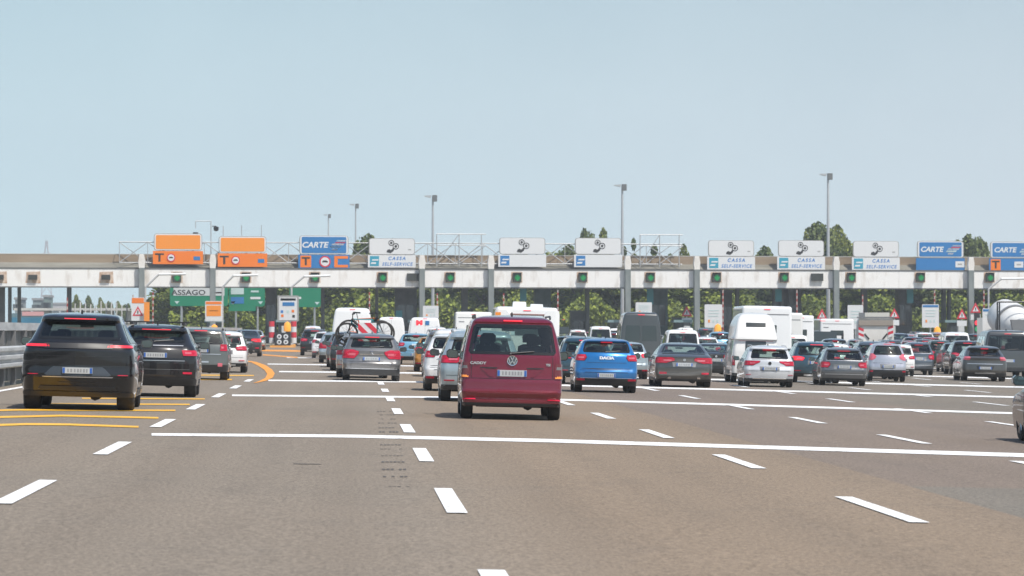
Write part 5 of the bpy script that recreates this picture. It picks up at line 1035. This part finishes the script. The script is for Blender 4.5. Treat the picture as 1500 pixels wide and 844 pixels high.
S['caravan'] = lambda: boxveh(5.5, 2.25, 2.6, [('rear', [(.50, -.6, .6), (.52, -.62, .62), (.70, -.62, .62), (.72, -.58, .58)], 'glass', 'rear_window', .012), ('rear', [(.46, -.92, .92), (.475, -.92, .92)], 'silver', 'trim_line', .008), ('side', [(.50, 1.0, 2.0), (.68, 1.0, 2.0)], 'glass', 'side_window', .01)], front=[(0, .3), (.2, 0), (.6, .1), (1, .5)], fw=(.5, .7), yw=(2.3, 3.0), mirror=False, rear=[(0, .15), (.15, 0), (.5, .03), (.9, .22), (1, .4)])
PAINTS = dict(caddy=((.21, .006, .028), .5, .24), black=((.012, .012, .013), .2, .2), black2=((.018, .018, .02), .3, .25), renegade=((.13, .14, .13), .4, .35), white=((.80, .80, .79), 0, .3), offw=((.74, .73, .70), 0, .4), darkg=((.035, .04, .043), .4, .3), merc=((.20, .20, .20), .55, .33), silver=((.50, .52, .53), .6, .3), blue=((.006, .17, .46), .4, .28), bmw=((.085, .085, .078), .55, .28),
    golf=((.62, .64, .66), .15, .3), audi=((.14, .15, .16), .5, .3), scenic=((.52, .53, .58), .5, .3), alfa=((.085, .085, .08), .5, .33), lblue=((.20, .45, .62), .3, .3), orange=((.62, .26, .03), .3, .3), teal=((.03, .085, .12), .5, .28), navy=((.03, .05, .09), .4, .28), green=((.02, .05, .035), .4, .3), pale=((.42, .50, .53), .45, .3), red=((.35, .015, .02), .2, .3), vandk=((.06, .065, .065), .3, .35), bg=((.10, .13, .16), .5, .28))
def P(n): c, m_, r_ = PAINTS[n]; return paint('paint '+n, c, m_, r_)
TPL = {}
def vehicle(kind, px, w, top, pnt, name, label, cat='car', yb=None, Z=None, yaw=0, group=None, lit=None):
    """px centre of the rear, w its width, top the roof line, yb the rear tyre foot, all in picture units"""
    if kind not in TPL:
        s = S[kind](); root = s.build(name, P(pnt)); TPL[kind] = (root, s); fresh = True
    else: fresh = False
    root, s = TPL[kind]
    if Z is None:
        q = gat(px, yb); Z = q.y
    tyreZ = Z; W_ = w*(Z-.4)/FPX; sx = W_/s.W; 
    Yr = tyreZ-s.yw[0]*1.0
    c = at(px, 500, Yr); gz = g(c.x, tyreZ); T = at(px, top, tyreZ+.9); sz = (T.z-gz)/(s.H+s.crown*.6); sy = max(.85, min(1.15, (sx+sz)/2))
    if fresh: o = root
    else: o = copy_tree(root); o.name = name
    if fresh and root.name.split('.')[0] != name: root.name = name
    o.location = (c.x, tyreZ-s.yw[0]*sy, gz); o.scale = (sx, sy, sz); sl = slope(tyreZ)
    o.rotation_euler = (0, math.atan(sl)*(sx/sz), R(yaw)-.33*c.x/Z)
    if not fresh:
        new = P(pnt)
        for ch in o.children:
            stack = [ch]+list(ch.children)
            for q in stack:
                if q.type != 'MESH': continue
                for i, sl_ in enumerate(q.material_slots):
                    if sl_.material and sl_.material.name.startswith('paint '): sl_.link = 'OBJECT'; sl_.material = new
    if lit:
        for ch in o.children:
            if ch.name.startswith('tail_light'): ch.material_slots[0].link = 'OBJECT'; ch.material_slots[0].material = M[lit]
    tag(o, label, cat, group or {'car': 'cars queuing for the toll gates', 'van': 'vans queuing for the toll gates'}.get(cat, 'campers and caravans in the queue'))
    VEH.append((label, round(c.x, 1), round(tyreZ, 1), round(W_, 2), round(sz*s.H, 2)))
    return o, s
VEH = []
def badge(o, s, txt, u, zf, size, m='text', bold=.004, shear=0, sx=1.2):
    p = s.P_rear(u, zf*s.H); return text_mesh('lettering', txt, size, M[m], o, (p.x, p.y-.012, p.z), bold, shear, sx)
# ---- near and middle vehicles
o, s = vehicle('range', 112, 168, 459, 'black', 'suv', 'large glossy black SUV with thin red light bars nearest the guard rail', yb=600)
o, s = vehicle('evoque', 226, 124, 475.5, 'black2', 'suv', 'black SUV with small square tail lights right behind the large black SUV', yb=580.5)
MB().box(-.75, .75, .9, .95, 1.71, 1.74).box(-.75, .75, 1.9, 1.95, 1.71, 1.74).box(.55, .62, .7, 2.3, 1.66, 1.74).box(-.62, -.55, .7, 2.3, 1.66, 1.74).build('roof_bars', M['black'], o)
o, s = vehicle('boxy', 292, 84, 481, 'renegade', 'suv', 'grey boxy SUV with square red tail lights in the left lane', yb=556)
o, s = vehicle('suv', 328, 66, 485, 'white', 'suv', 'white SUV with red tail lights just ahead of the grey boxy SUV', yb=545.5)
o, s = vehicle('mpv', 543.5, 87, 488.5, 'merc', 'compact_car', 'grey compact car with large red tail lights in front of the bicycles', yb=558)
tag(badge(o, s, '', 0, .6, .1) if 0 else o)
p = s.P_rear(0, .60*s.H); b = MB(); b.lathe([(-.012, .050), (.0, .058), (.012, .050), (-.012, .050)], 'y', 20, o=(0, p.y-.02, p.z))
for k in range(3): a = R(90+120*k); b.tube((0, p.y-.02, p.z), (.05*math.cos(a), p.y-.02, p.z+.05*math.sin(a)), .007, 5)
b.build('star_badge', M['chrome'], o)
caddy, s = vehicle('caddy', 748.5, 151, 463, 'caddy', 'family_van', 'dark red boxy family van in the centre of the road', cat='car', yb=614)
p = s.P_rear(0, .575*s.H); cx_, cz_ = 0, p.z; yy = p.y-.016
lg = MB().disc((0, yy+.004, cz_), .088, 'y', 32, 0, .012).build('badge_disc', mat('badge blue grey', (.10, .12, .14), .3, .4), caddy)
b = MB().lathe([(yy-.012, .078), (yy-.014, .090), (yy, .092), (yy, .078), (yy-.012, .078)], 'y', 36, o=(0, 0, cz_))
def stroke(b, pts, w_=.010):
    for a, c in zip(pts, pts[1:]):
        a, c = Vector((a[0], 0, a[1])), Vector((c[0], 0, c[1])); d = (c-a).normalized(); n = Vector((-d.z, 0, d.x))*w_/2; a = a-d*.002; c = c+d*.002
        q = [a+n, c+n, c-n, a-n]; b.prism([(v.x, v.z+cz_) for v in q], yy-.016, yy-.004)
stroke(b, [(-.032, .073), (0, .008), (.032, .073)], .013); stroke(b, [(-.068, .044), (-.034, -.062), (0, -.002), (.034, -.062), (.068, .044)], .013)
b.build('round_badge', M['chrome'], caddy, 40)
badge(caddy, s, 'CADDY', -.66, .545, .062, 'chrome', .003, 0, 1.3); badge(caddy, s, 'TSI', .70, .538, .055, 'chrome', .003, 0, 1.1)
silver, s = vehicle('suv', 703, 120, 484, 'pale', 'suv', 'pale silver blue SUV directly left of the dark red van', yb=588.5)
dac, s = vehicle('hatch', 888, 94, 495.5, 'blue', 'hatchback', 'bright blue hatchback with white lettering on its tailgate', yb=575)
badge(dac, s, 'DACIA', 0, .645, .10, 'text', .007, 0, 1.35)
o, s = vehicle('sedan', 1002, 86, 502, 'bmw', 'sedan', 'dark bronze grey sedan with L-shaped red lights, right of the bright blue hatchback', yb=567)
p = s.P_rear(0, .62*s.H); MB().disc((0, p.y-.01, p.z), .045, 'y', 20, 0, .012).build('round_badge', M['chrome'], o)
o, s = vehicle('golf', 1127.5, 75, 506, 'golf', 'estate_car', 'white estate car with slanting red lights in front of the high roof camper', yb=567)
p = s.P_rear(0, .58*s.H); MB().disc((0, p.y-.01, p.z), .06, 'y', 20, 0, .012).build('round_badge', M['black'], o)
o, s = vehicle('estate', 1237, 70, 509, 'audi', 'estate_car', 'dark grey estate car right of the white estate car', yb=565)
o, s = vehicle('scenic', 1301, 57, 502.5, 'scenic', 'minivan', 'rounded silver minivan with pale pink tail lights', yb=559)
o, s = vehicle('cross', 1443, 67, 506.5, 'alfa', 'crossover', 'dark grey coupe SUV at the front of the rightmost visible lane', yb=558.5)
# car cut by the right edge: place by its flank
q = gat(1486, 640); 
o, s = vehicle('estate', 1640, 172, 543, 'black2', 'estate_car', 'grey car cut off by the right picture edge, only its left flank and mirror showing', Z=54.3)
Zf = 57.5; Xl = (1491-512)*Zf/FPX; o.location.x = Xl+.91; o.scale = (1, 1, 1); o.location.z = g(o.location.x, 55); o.location.y = 53.6; o.rotation_euler = (0, math.atan(.023), 0)
# ---- queue behind the grey compact car (bicycle lane)
bikecar, bs = vehicle('golf', 530, 78, 489, 'silver', 'estate_car', 'silver car carrying the bicycles, just ahead of the grey compact car', yb=553.5)
vehicle('suv', 516, 68, 486, 'darkg', 'suv', 'dark SUV whose left side shows ahead of the silver bicycle car', yb=543.5)
vehicle('hatch', 508.5, 63, 487, 'merc', 'hatchback', 'grey hatchback two ahead of the silver bicycle car', yb=538.5)
vehicle('mpv', 494, 56, 487, 'pale', 'compact_car', 'pale compact car three ahead of the bicycle car with a small red light', yb=532)
vehicle('hatch', 478, 44, 486, 'white', 'hatchback', 'white hatchback with red light right of the dark van by the orange island', yb=525)
vehicle('suv', 460.5, 43, 482, 'darkg', 'suv', 'dark tall car beside the orange island, before a white roofed car', yb=521)
vehicle('van', 515, 60, 451, 'white', 'panel_van', 'tall white panel van behind the bicycles', cat='van', Z=184)
vehicle('van', 573, 41, 464.5, 'white', 'panel_van', 'smaller white panel van right of the bicycles', cat='van', Z=247)
v3, s = vehicle('van', 622, 48, 465, 'white', 'panel_van', 'white panel van with pink and blue letter M mark on its rear', cat='van', Z=212)
badge(v3, s, 'M', -.35, .86, .42, 'redlit', .03, 0, 1.2); p = s.P_rear(.0, .86*s.H); MB().box(.02, .26, p.y-.03, p.y-.01, p.z-.13, p.z+.14).build('blue_mark', SG['bl'], v3)  # printed M, no lamp, yet given a glow by the lit lamp material
vehicle('suv', 458, 30, 477.5, 'white', 'suv', 'white roofed car ahead of the dark car beside the orange island', Z=262)
# ---- left lane ahead
vehicle('sedan', 360, 45, 483, 'darkg', 'sedan', 'dark car with bright red right light ahead of the white SUV', yb=522, lit='redlit')
vehicle('hatch', 370.5, 36, 483.5, 'pale', 'hatchback', 'light car half hidden behind the dark car at the toll island', yb=513)
# ---- queue left of the red van
vehicle('hatch', 668, 96, 489, 'white', 'hatchback', 'white car with red lights just ahead of the pale silver blue SUV', Z=93.5)
vehicle('suv', 668, 84, 482, 'offw', 'suv', 'white roofed SUV two ahead of the pale silver blue SUV', yb=562)
vehicle('suv', 656, 76, 484, 'merc', 'suv', 'dark grey SUV right of the orange car', yb=552.5)
vehicle('hatch', 640, 68, 493, 'orange', 'hatchback', 'orange car in the queue left of the red van', yb=545)
vehicle('hatch', 609, 54, 488.5, 'lblue', 'hatchback', 'light blue hatchback in front of the white van with the pink M', yb=534)
vehicle('mpv', 640, 36, 479, 'offw', 'compact_car', 'cream roof of a car beyond the orange car', Z=205)
# ---- motorhomes behind the red van
mh, s = vehicle('motorhome', 693, 54, 457, 'offw', 'motorhome', 'white motorhome with long dark window left of the red van roof', cat='motorhome', Z=203)
mh, s = vehicle('motorhome', 770, 91, 450, 'white', 'motorhome', 'white motorhome with two air conditioners just above the red van', cat='motorhome', Z=126)
for xx, yy, ww, hh in ((-.25, 1.0, .25, .20), (.46, 3.4, .24, .14)): MB().prism([(-ww, 0), (ww, 0), (ww*.9, hh), (-ww*.9, hh)], yy, yy+.8).build('air_conditioner', M['white'], mh).location = (xx, 0, s.H+.02)
for sg in (-1, 1): s.patch([(.60, sg*.52, sg*.98), (.80, sg*.52, sg*.98), (.90, sg*.56, sg*.98), (.955, sg*.66, sg*.96)], off=.10, nu=8, nv=6, depth=.12).build('corner_fairing', M['white'], mh, 30)
s.patch([(.60, -.5, .5), (.88, -.5, .5)], off=.012, nu=4, nv=2).build('rear_panel', mat('pale blue panel', (.55, .66, .70), .4), mh); s.patch([(.885, -.56, .56), (.905, -.6, .6)], off=.02, nu=4, nv=1).build('trim_line', mat('trim brown', (.25, .14, .12), .5), mh)
MB().box(-1.145, -.95, -.08, -.045, 2.25, 2.62).build('orange_mark', SG['ol'], mh)
vehicle('caravan', 826, 26, 466, 'offw', 'caravan', 'small cream box caravan at the right shoulder of the red van', cat='caravan', Z=290)
# ---- behind the blue hatchback and sedan
vehicle('suv', 858, 82, 493.5, 'teal', 'suv', 'dark teal SUV between the red van and the bright blue hatchback', yb=563)
vehicle('hatch', 838, 60, 492, 'teal', 'hatchback', 'dark teal car roof touching the right side of the red van', Z=150)
vehicle('hatch', 920, 62, 501, 'pale', 'hatchback', 'pale hatchback peeking out right of the bright blue hatchback', yb=555, lit='redlit')
vehicle('crafter', 938, 62, 457.5, 'vandk', 'tall_van', 'tall dark grey van with two rear windows behind the blue hatchback', cat='van', Z=165)
vehicle('minibus', 1000, 52, 483, 'white', 'minibus', 'white minibus with wide dark rear window right of the tall dark van', cat='van', Z=185)
vehicle('sedan', 1049, 62, 502.5, 'darkg', 'sedan', 'dark sedan half hidden right of the bronze grey sedan', yb=553)
vehicle('minibus', 880, 34, 478, 'white', 'minibus', 'white roofed van above the bright blue hatchback', cat='van', Z=240)
vehicle('suv', 847, 30, 483, 'offw', 'suv', 'cream roofed car beside the right shoulder of the red van', Z=260)
vehicle('estate', 1036, 42, 493.5, 'white', 'estate_car', 'white car with dark roof rack before the tall price panel', Z=195, lit='redlit')
vehicle('suv', 1034, 28, 480.5, 'bg', 'suv', 'small dark SUV under the tall white price panel', Z=275)
vehicle('hatch', 1056, 40, 486, 'lblue', 'hatchback', 'pale blue car left of the high roof camper', Z=210)
# ---- campers on the right
vehicle('camper', 1107, 69, 458.5, 'offw', 'camper_van', 'tall high roof camper van with small rear skylight', cat='camper', yb=561)
vehicle('motorhome', 1122, 74, 448.5, 'white', 'motorhome', 'large white motorhome whose roof rises behind the high roof camper', cat='motorhome', Z=161)
vehicle('motorhome', 1147, 58, 458, 'offw', 'motorhome', 'white motorhome with overhanging cab right of the high roof camper', cat='motorhome', Z=176)
vehicle('minibus', 1161, 50, 490, 'white', 'minibus', 'white van with a wide green tinted rear window behind the white estate car', cat='van', yb=546)
vehicle('caravan', 1204, 66, 467, 'white', 'caravan', 'long white caravan with small window above the dark teal SUV', cat='caravan', Z=205)
vehicle('motorhome', 1176, 34, 462, 'white', 'motorhome', 'white motorhome squeezed between two larger white campers right of the high roof camper', cat='motorhome', Z=195)
vehicle('motorhome', 1226, 50, 467, 'white', 'motorhome', 'white motorhome left of the refuse truck', cat='motorhome', Z=225)
vehicle('hatch', 1168, 46, 509.5, 'bg', 'hatchback', 'small grey blue car between the white estate and the dark teal SUV', yb=549)
vehicle('suv', 1196, 74, 500.5, 'teal', 'suv', 'dark teal SUV with red light left of the dark grey estate car', yb=561, lit='redlit')
vehicle('suv', 1222, 60, 503, 'white', 'suv', 'white roofed car just above the dark grey estate car', Z=150)
vehicle('hatch', 1224, 46, 496, 'bg', 'hatchback', 'grey blue car beyond the white roof above the dark grey estate', Z=172)
# ---- right group
vehicle('suv', 1322, 40, 504.5, 'white', 'suv', 'white car showing right of the silver minivan', yb=551)
vehicle('suv', 1282, 62, 500, 'bg', 'suv', 'grey blue car between the dark grey estate and the silver minivan', Z=148)
vehicle('estate', 1347, 46, 501, 'bg', 'estate_car', 'blue grey car with covered dark tailgate', yb=549.5)
vehicle('suv', 1379, 38, 498.5, 'green', 'suv', 'dark green car left of the coupe SUV', yb=541.5)
vehicle('minibus', 1402, 42, 486.5, 'white', 'minibus', 'white van with dark rear window before the triangle signs', cat='van', Z=205)
vehicle('suv', 1418, 50, 499, 'black2', 'suv', 'black car just ahead of the dark grey coupe SUV', yb=549)
vehicle('minibus', 1475, 72, 484, 'vandk', 'minibus', 'big dark grey van beyond the coupe SUV at the right', cat='van', yb=553)
vehicle('hatch', 1366, 34, 494, 'red', 'hatchback', 'car with pink red roof before the dark green car', Z=215)
vehicle('hatch', 1340, 36, 493.5, 'navy', 'hatchback', 'navy car roof behind the covered tailgate car', Z=205)
vehicle('sedan', 1322, 34, 488, 'bg', 'sedan', 'blue grey roof right of the refuse truck', Z=235)
vehicle('mpv', 1390, 30, 490.5, 'darkg', 'compact_car', 'dark compact roof left of the white van by the triangle signs', Z=245)
vehicle('estate', 1356, 32, 487, 'white', 'estate_car', 'white roof under the blue header price panel', Z=262)
vehicle('hatch', 1430, 30, 489, 'darkg', 'hatchback', 'dark roof between the white van and the big dark grey van', Z=240)
for i, (px, w_, top, c, k, Z_) in enumerate(((900, 30, 487, 'darkg', 'hatch', 250), (1014, 30, 487, 'red', 'hatch', 262), (1186, 34, 496, 'white', 'hatch', 215), (655, 30, 486, 'darkg', 'suv', 250), (985, 34, 492, 'bg', 'suv', 228), (1268, 30, 493, 'red', 'hatch', 230))):
    vehicle(k, px, w_, top, c, {'hatch': 'hatchback', 'suv': 'suv'}[k], ('dark roof just above the right end of the blue hatchback', 'red roof above the bronze grey sedan', 'small white roof below the white caravans', 'dark roof below the small white panel left of the red van', 'grey blue roof between the tall dark van and the minibus', 'dark red roof below the refuse truck')[i], Z=Z_)
for (px, w_, top, c, k, Z_, lb) in ((1310, 26, 493, 'darkg', 'estate', 258, 'dark estate roof between the refuse truck and the blue grey roof'), (1334, 30, 499, 'red', 'hatch', 185, 'dark red hatchback roof above the car with covered tailgate'), (1412, 28, 494, 'silver', 'hatch', 232, 'silver roof just left of the big dark grey van'),
    (1376, 26, 487, 'silver', 'estate', 290, 'silver roof beside the amber beacon of the blue header panel'), (1345, 24, 486, 'black2', 'suv', 300, 'black roof under the dark cabin below the plain CARTE sign'), (1240, 28, 488, 'darkg', 'suv', 262, 'dark roof left of the refuse truck'), (1256, 30, 497, 'silver', 'hatch', 205, 'silver roof at the left foot of the refuse truck'),
    (1066, 26, 491, 'silver', 'hatch', 235, 'silver roof left of the high roof camper'), (1020, 30, 497, 'darkg', 'estate', 210, 'dark roof between the sedan and the white minibus'), (962, 28, 490, 'silver', 'hatch', 262, 'silver roof at the right side of the tall dark van'), (905, 26, 481, 'white', 'minibus', 285, 'white van roof left of the tall dark van'), (866, 24, 486, 'red', 'hatch', 270, 'small red roof above the dark teal SUV'),
    (1462, 30, 490, 'silver', 'hatch', 222, 'silver roof between the coupe SUV and the big dark grey van'), (1300, 22, 485, 'white', 'minibus', 310, 'white van roof beyond the refuse truck at the gate'), (590, 26, 485, 'darkg', 'suv', 270, 'dark roof below the smaller white panel van'), (632, 26, 491, 'navy', 'hatch', 190, 'navy roof beside the cream roof beyond the orange car'),
    (1180, 30, 503, 'darkg', 'estate', 180, 'dark estate roof left of the dark teal SUV with red light'), (1398, 34, 502, 'bg', 'hatch', 178, 'blue grey hatchback between the dark green car and the black car'), (1356, 34, 497, 'darkg', 'suv', 200, 'dark SUV roof above the covered tailgate car'), (1306, 40, 498, 'darkg', 'suv', 178, 'dark SUV roof right behind the silver minivan'), (1100, 30, 497, 'silver', 'hatch', 240, 'silver roof just above the high roof camper side'), (1336, 30, 489, 'silver', 'suv', 268, 'silver SUV roof far beyond the covered tailgate car'), (1384, 24, 494, 'white', 'hatch', 225, 'white hatchback roof between red roof and white van'), (1228, 26, 491, 'red', 'suv', 240, 'dark red SUV roof left of the refuse truck'), (1005, 26, 480, 'white', 'minibus', 300, 'white van roof beyond the white minibus'), (944, 24, 486, 'pale', 'hatch', 300, 'pale roof hidden beyond the tall dark van'), (1268, 40, 502, 'pale', 'hatch', 168, 'pale hatchback roof just left of the silver minivan')):
    vehicle(k, px, w_, top, c, {'hatch': 'hatchback', 'suv': 'suv', 'estate': 'estate_car', 'minibus': 'minibus'}[k], lb, Z=Z_, cat='van' if k == 'minibus' else 'car')
# covered tailgate
# ---- refuse truck
def truck(px, w, top, Z, lab):
    c = at(px, 490, Z); gz = g(c.x, Z); e = empty('refuse_truck', (c.x, Z, gz)); s_ = w*Z/FPX/2.4; H = at(px, top, Z).z-gz; m = noisy('truck cream', (.62, .60, .55), (.74, .72, .68), 1, .5)
    MB().prism([(-1.2, .9), (1.2, .9), (1.2, H-.25), (1.1, H), (-1.1, H), (-1.2, H-.25)], 0, 5.5).build('body', m, e); MB().box(-1.14, 1.14, -.18, -.005, H-.42, H-.1).build('tailgate_beam', mat('truck brown', (.30, .26, .22), .7), e)
    MB().box(-.95, .95, -.08, -.004, 1.1, H-.46).build('tailgate', m, e)
    for s1 in (-1, 1):
        b = MB(); w1 = MB()
        for k in range(4): z = H-1.15+k*.16; (b if k % 2 else w1).prism([(s1*.98-.17, z), (s1*.98+.17, z+s1*.12), (s1*.98+.17, z+.17+s1*.12), (s1*.98-.17, z+.17)], -.12, -.085)
        b.build('red_stripe', SG['r'], e); w1.build('white_stripe', SG['w'], e); MB().tube((s1*.75, -.1, H-.9), (s1*.45, -.1, 1.5), .05, 6).build('hydraulic_arm', M['black'], e)
        for yy in (1.2, 4.5, 6.5): MB().tube((s1*.75, yy, .5), (s1*1.15, yy, .5), .5, 20).build('wheel', M['rubber'], e)
        MB().box(s1*.95-.12, s1*.95+.12, -.1, -.01, .95, 1.15).build('tail_light', M['red'], e)
    MB().box(-1.15, 1.15, 5.7, 7.8, .7, H-.3).build('cab', m, e); MB().box(-.9, .9, -.1, .0, .45, .75).build('bumper', M['grey'], e); MB().box(-1.25, 1.25, -.1, .3, H+.01, H+.1).build('light_bar', M['grey'], e); e.scale = (s_, 1, 1); e.rotation_euler.z = -.85*c.x/Z; tag(e, lab, 'truck')
truck(1283, 53, 466.5, 205, 'cream refuse truck with red white striped corners')
MBt = MB(); c = at(1285, 458, 240); MBt.box(-.85, .85, 0, 3, 1.0, c.z-g(c.x, 240)); tag(MBt.build('box_truck', mat('pale box', (.55, .54, .49), .6)), 'pale box body of a truck hidden behind the refuse truck', 'truck').location = (c.x, 240, g(c.x, 240))
# ---- cement mixer
c = at(1492, 480, 215); gz = g(c.x, 215); e = empty('cement_mixer', (c.x, 215, gz)); zc = at(1492, 466, 215).z-gz
dr = MB().lathe([(-2.6, .45), (-2.2, .75), (-1.0, 1.12), (.3, 1.22), (1.6, 1.1), (2.4, .7), (2.5, .1)], 'y', 32).build('drum', noisy('mixer cream', (.60, .60, .58), (.74, .74, .72), 1.5, .4), e, 30); dr.location = (.15, 3.0, zc-.25); dr.rotation_euler = (R(14), 0, R(8))
st = MB().lathe([(-.62, 1.20), (-.60, 1.235), (-.42, 1.245), (-.40, 1.21)], 'y', 32).build('drum_band', M['grey'], e); st.location = dr.location; st.rotation_euler = dr.rotation_euler
b = MB()
for x in (-1.15, 1.1): b.tube((x, .2, .9), (x, .2, zc+1.0), .05, 6).tube((x, .9, .9), (x, .9, zc+1.0), .05, 6)
b.tube((-1.15, .2, zc+1.0), (1.1, .2, zc+1.0), .05, 6).tube((-1.15, .9, zc+1.0), (1.1, .9, zc+1.0), .05, 6).tube((-1.15, .2, zc+.4), (-1.15, .9, zc+.4), .04, 6); b.build('platform_frame', M['black'], e)
MB().prism([(-.5, zc-.1), (.6, zc-.1), (.3, .9), (-.2, .9)], -.2, .15).build('chute', M['grey'], e); MB().box(-.9, .9, 0, 7.5, .6, .95).build('chassis', M['under'], e); MB().box(-1.15, 1.15, 6, 8, .6, 2.9).build('cab', P('white'), e)
for s1 in (-1, 1):
    for yy in (1.2, 2.6, 6.6): MB().tube((s1*.75, yy, .5), (s1*1.15, yy, .5), .5, 20).build('wheel', M['rubber'], e)
    MB().box(s1*.95-.12, s1*.95+.12, -.02, .02, .95, 1.15).build('tail_light', M['red'], e)
tag(e, 'white cement mixer truck at the right picture edge', 'truck')
# ---- bicycles on the carrier of the silver car
bx = bikecar.location.x; by = bikecar.location.y; bz = bikecar.location.z; sl = FPX/by
def bike(cx, y, zc, col, flip, lab, tilt=0, sc=1.0):
    e = empty('bicycle', (cx, y, zc), (0, R(tilt), 0)); f = -1 if flip else 1; m = mat('bike '+lab[:8], col, .3, .2, 1); e.scale = (f*sc, 1, sc)
    for x in (-.56, .56):
        wl = MB().lathe([(-.05, .32), (-.04, .385), (.04, .385), (.05, .32), (-.05, .32)], 'y', 30).build('tyre', M['rubber'], e); wl.location = (x, 0, 0); b = MB()
        for k in range(12): a = 2*math.pi*k/12; b.tube((0, 0, 0), (.33*math.cos(a), 0, .33*math.sin(a)), .004, 4)
        b.disc((0, 0, 0), .04, 'y', 10, 0, .06); b.build('spokes', M['rim'], wl)
    A = dict(bb=(-.12, -.04), st=(-.30, .42), hd=(.34, .48), hb=(.38, .36), rh=(-.56, 0), fh=(.56, 0)); v = lambda k: (A[k][0], 0, A[k][1])
    b = MB().tube(v('bb'), v('st'), .022, 6).tube(v('st'), v('hd'), .022, 6).tube(v('bb'), v('hb'), .028, 6).tube(v('hd'), v('hb'), .026, 6).tube(v('bb'), v('rh'), .015, 6).tube(v('st'), v('rh'), .014, 6); b.build('frame', m, e)
    MB().tube(v('hb'), v('fh'), .022, 6).build('fork', M['black'], e); MB().tube(v('st'), (-.34, 0, .60), .014, 6).box(-.46, -.22, -.06, .06, .60, .65).build('saddle', M['black'], e)
    MB().tube(v('hd'), (.32, 0, .62), .018, 6).tube((.32, -.30, .64), (.32, .30, .64), .03, 6).tube((.32, -.30, .64), (.26, -.38, .66), .03, 6).box(-.2, .0, -.12, .12, .02, .26).tube((.2, -.08, .3), (.36, -.08, .5), .05, 6).tube((.32, .3, .64), (.26, .38, .66), .02, 6).build('handlebar', M['black'], e)
    b = MB().disc((-.12, -.04, -.04), .09, 'y', 16, 0, .01).tube((-.12, -.06, -.04), (.03, -.06, -.14), .012, 5).tube((-.12, .06, -.04), (-.27, .06, .06), .012, 5); b.build('crank', M['black'], e)
    tag(e, lab, 'bicycle', 'bicycles on the rear carrier'); return e
P1 = at(531, 489, by-.35); P2 = at(533, 488, by-.6)
bike(P2.x, by-.62, P2.z, (.02, .25, .30), True, 'teal framed bicycle, front one on the carrier, handlebar at the left', -4)
bike(P1.x+.12, by-.3, P1.z+.05, (.55, .12, .02), False, 'orange framed bicycle behind the teal one, handlebar at the right', 3)
e = empty('bicycle_carrier', (bx, by, bz)); b = MB()
for x in (-.4, .4): b.tube((x, -.1, .75), (x, -.55, .85), .03, 6).tube((x, -.2, .8), (x, -.2, 1.75), .025, 6).tube((x, -.2, 1.75), (x, -.62, 1.6), .02, 6)
b.tube((-.5, -.55, .85), (.5, -.55, .85), .03, 6).tube((-.5, -.3, .85), (.5, -.3, .85), .03, 6); b.build('carrier_frame', M['black'], e); tag(e, 'black rear bicycle carrier holding two bicycles', 'carrier')
P3 = at(538, 486.5, by-.72); e = empty('warning_board', (P3.x, by-.75, P3.z), (0, R(0), 0)); h = .30
MB().box(-h, h, -.01, .01, -h, h).build('board', SG['w'], e); b = MB()
for k in range(-3, 4, 2):
    o_ = k*.2; P_ = [(-h, -(-h)+o_), (-h, h+o_+.2), (h, -h+o_+.2), (h, -h+o_)]
    def clip(poly):
        def cl(pl, f, v):
            out = []
            for i in range(len(pl)):
                a, c = pl[i], pl[(i+1) % len(pl)]; ia, ic = f(a) <= v, f(c) <= v
                if ia: out.append(a)
                if ia != ic: t = (v-f(a))/(f(c)-f(a)); out.append((a[0]+(c[0]-a[0])*t, a[1]+(c[1]-a[1])*t))
            return out
        pl = cl(poly, lambda p: p[1], h); pl = cl(pl, lambda p: -p[1], h) if pl else pl; return pl
    pl = clip(P_)
    if len(pl) > 2: b.prism(pl, -.02, -.012)
b.build('red_stripe', SG['r'], e); tag(e, 'square white board with diagonal red stripes hung on the bicycles', 'warning board')
# surfboard like bundle / cover on the hidden tailgate car
for v in VEH: print('VEH', v)

# ---------------------------------------------------------------- summer haze
hb = MB().box(-260, 520, -60, 1260, -8, 75)
hm = bpy.data.materials.new('haze air'); hm.use_nodes = True; hn = hm.node_tree; hn.nodes.remove(hn.nodes['Principled BSDF']); pv = hn.nodes.new('ShaderNodeVolumePrincipled'); pv.inputs['Density'].default_value = .00036; pv.inputs['Color'].default_value = (.93, .97, 1.0, 1); pv.inputs['Anisotropy'].default_value = .2
hn.links.new(pv.outputs[0], hn.nodes['Material Output'].inputs['Volume'])
tag(hb.build('haze', hm), kind='stuff')
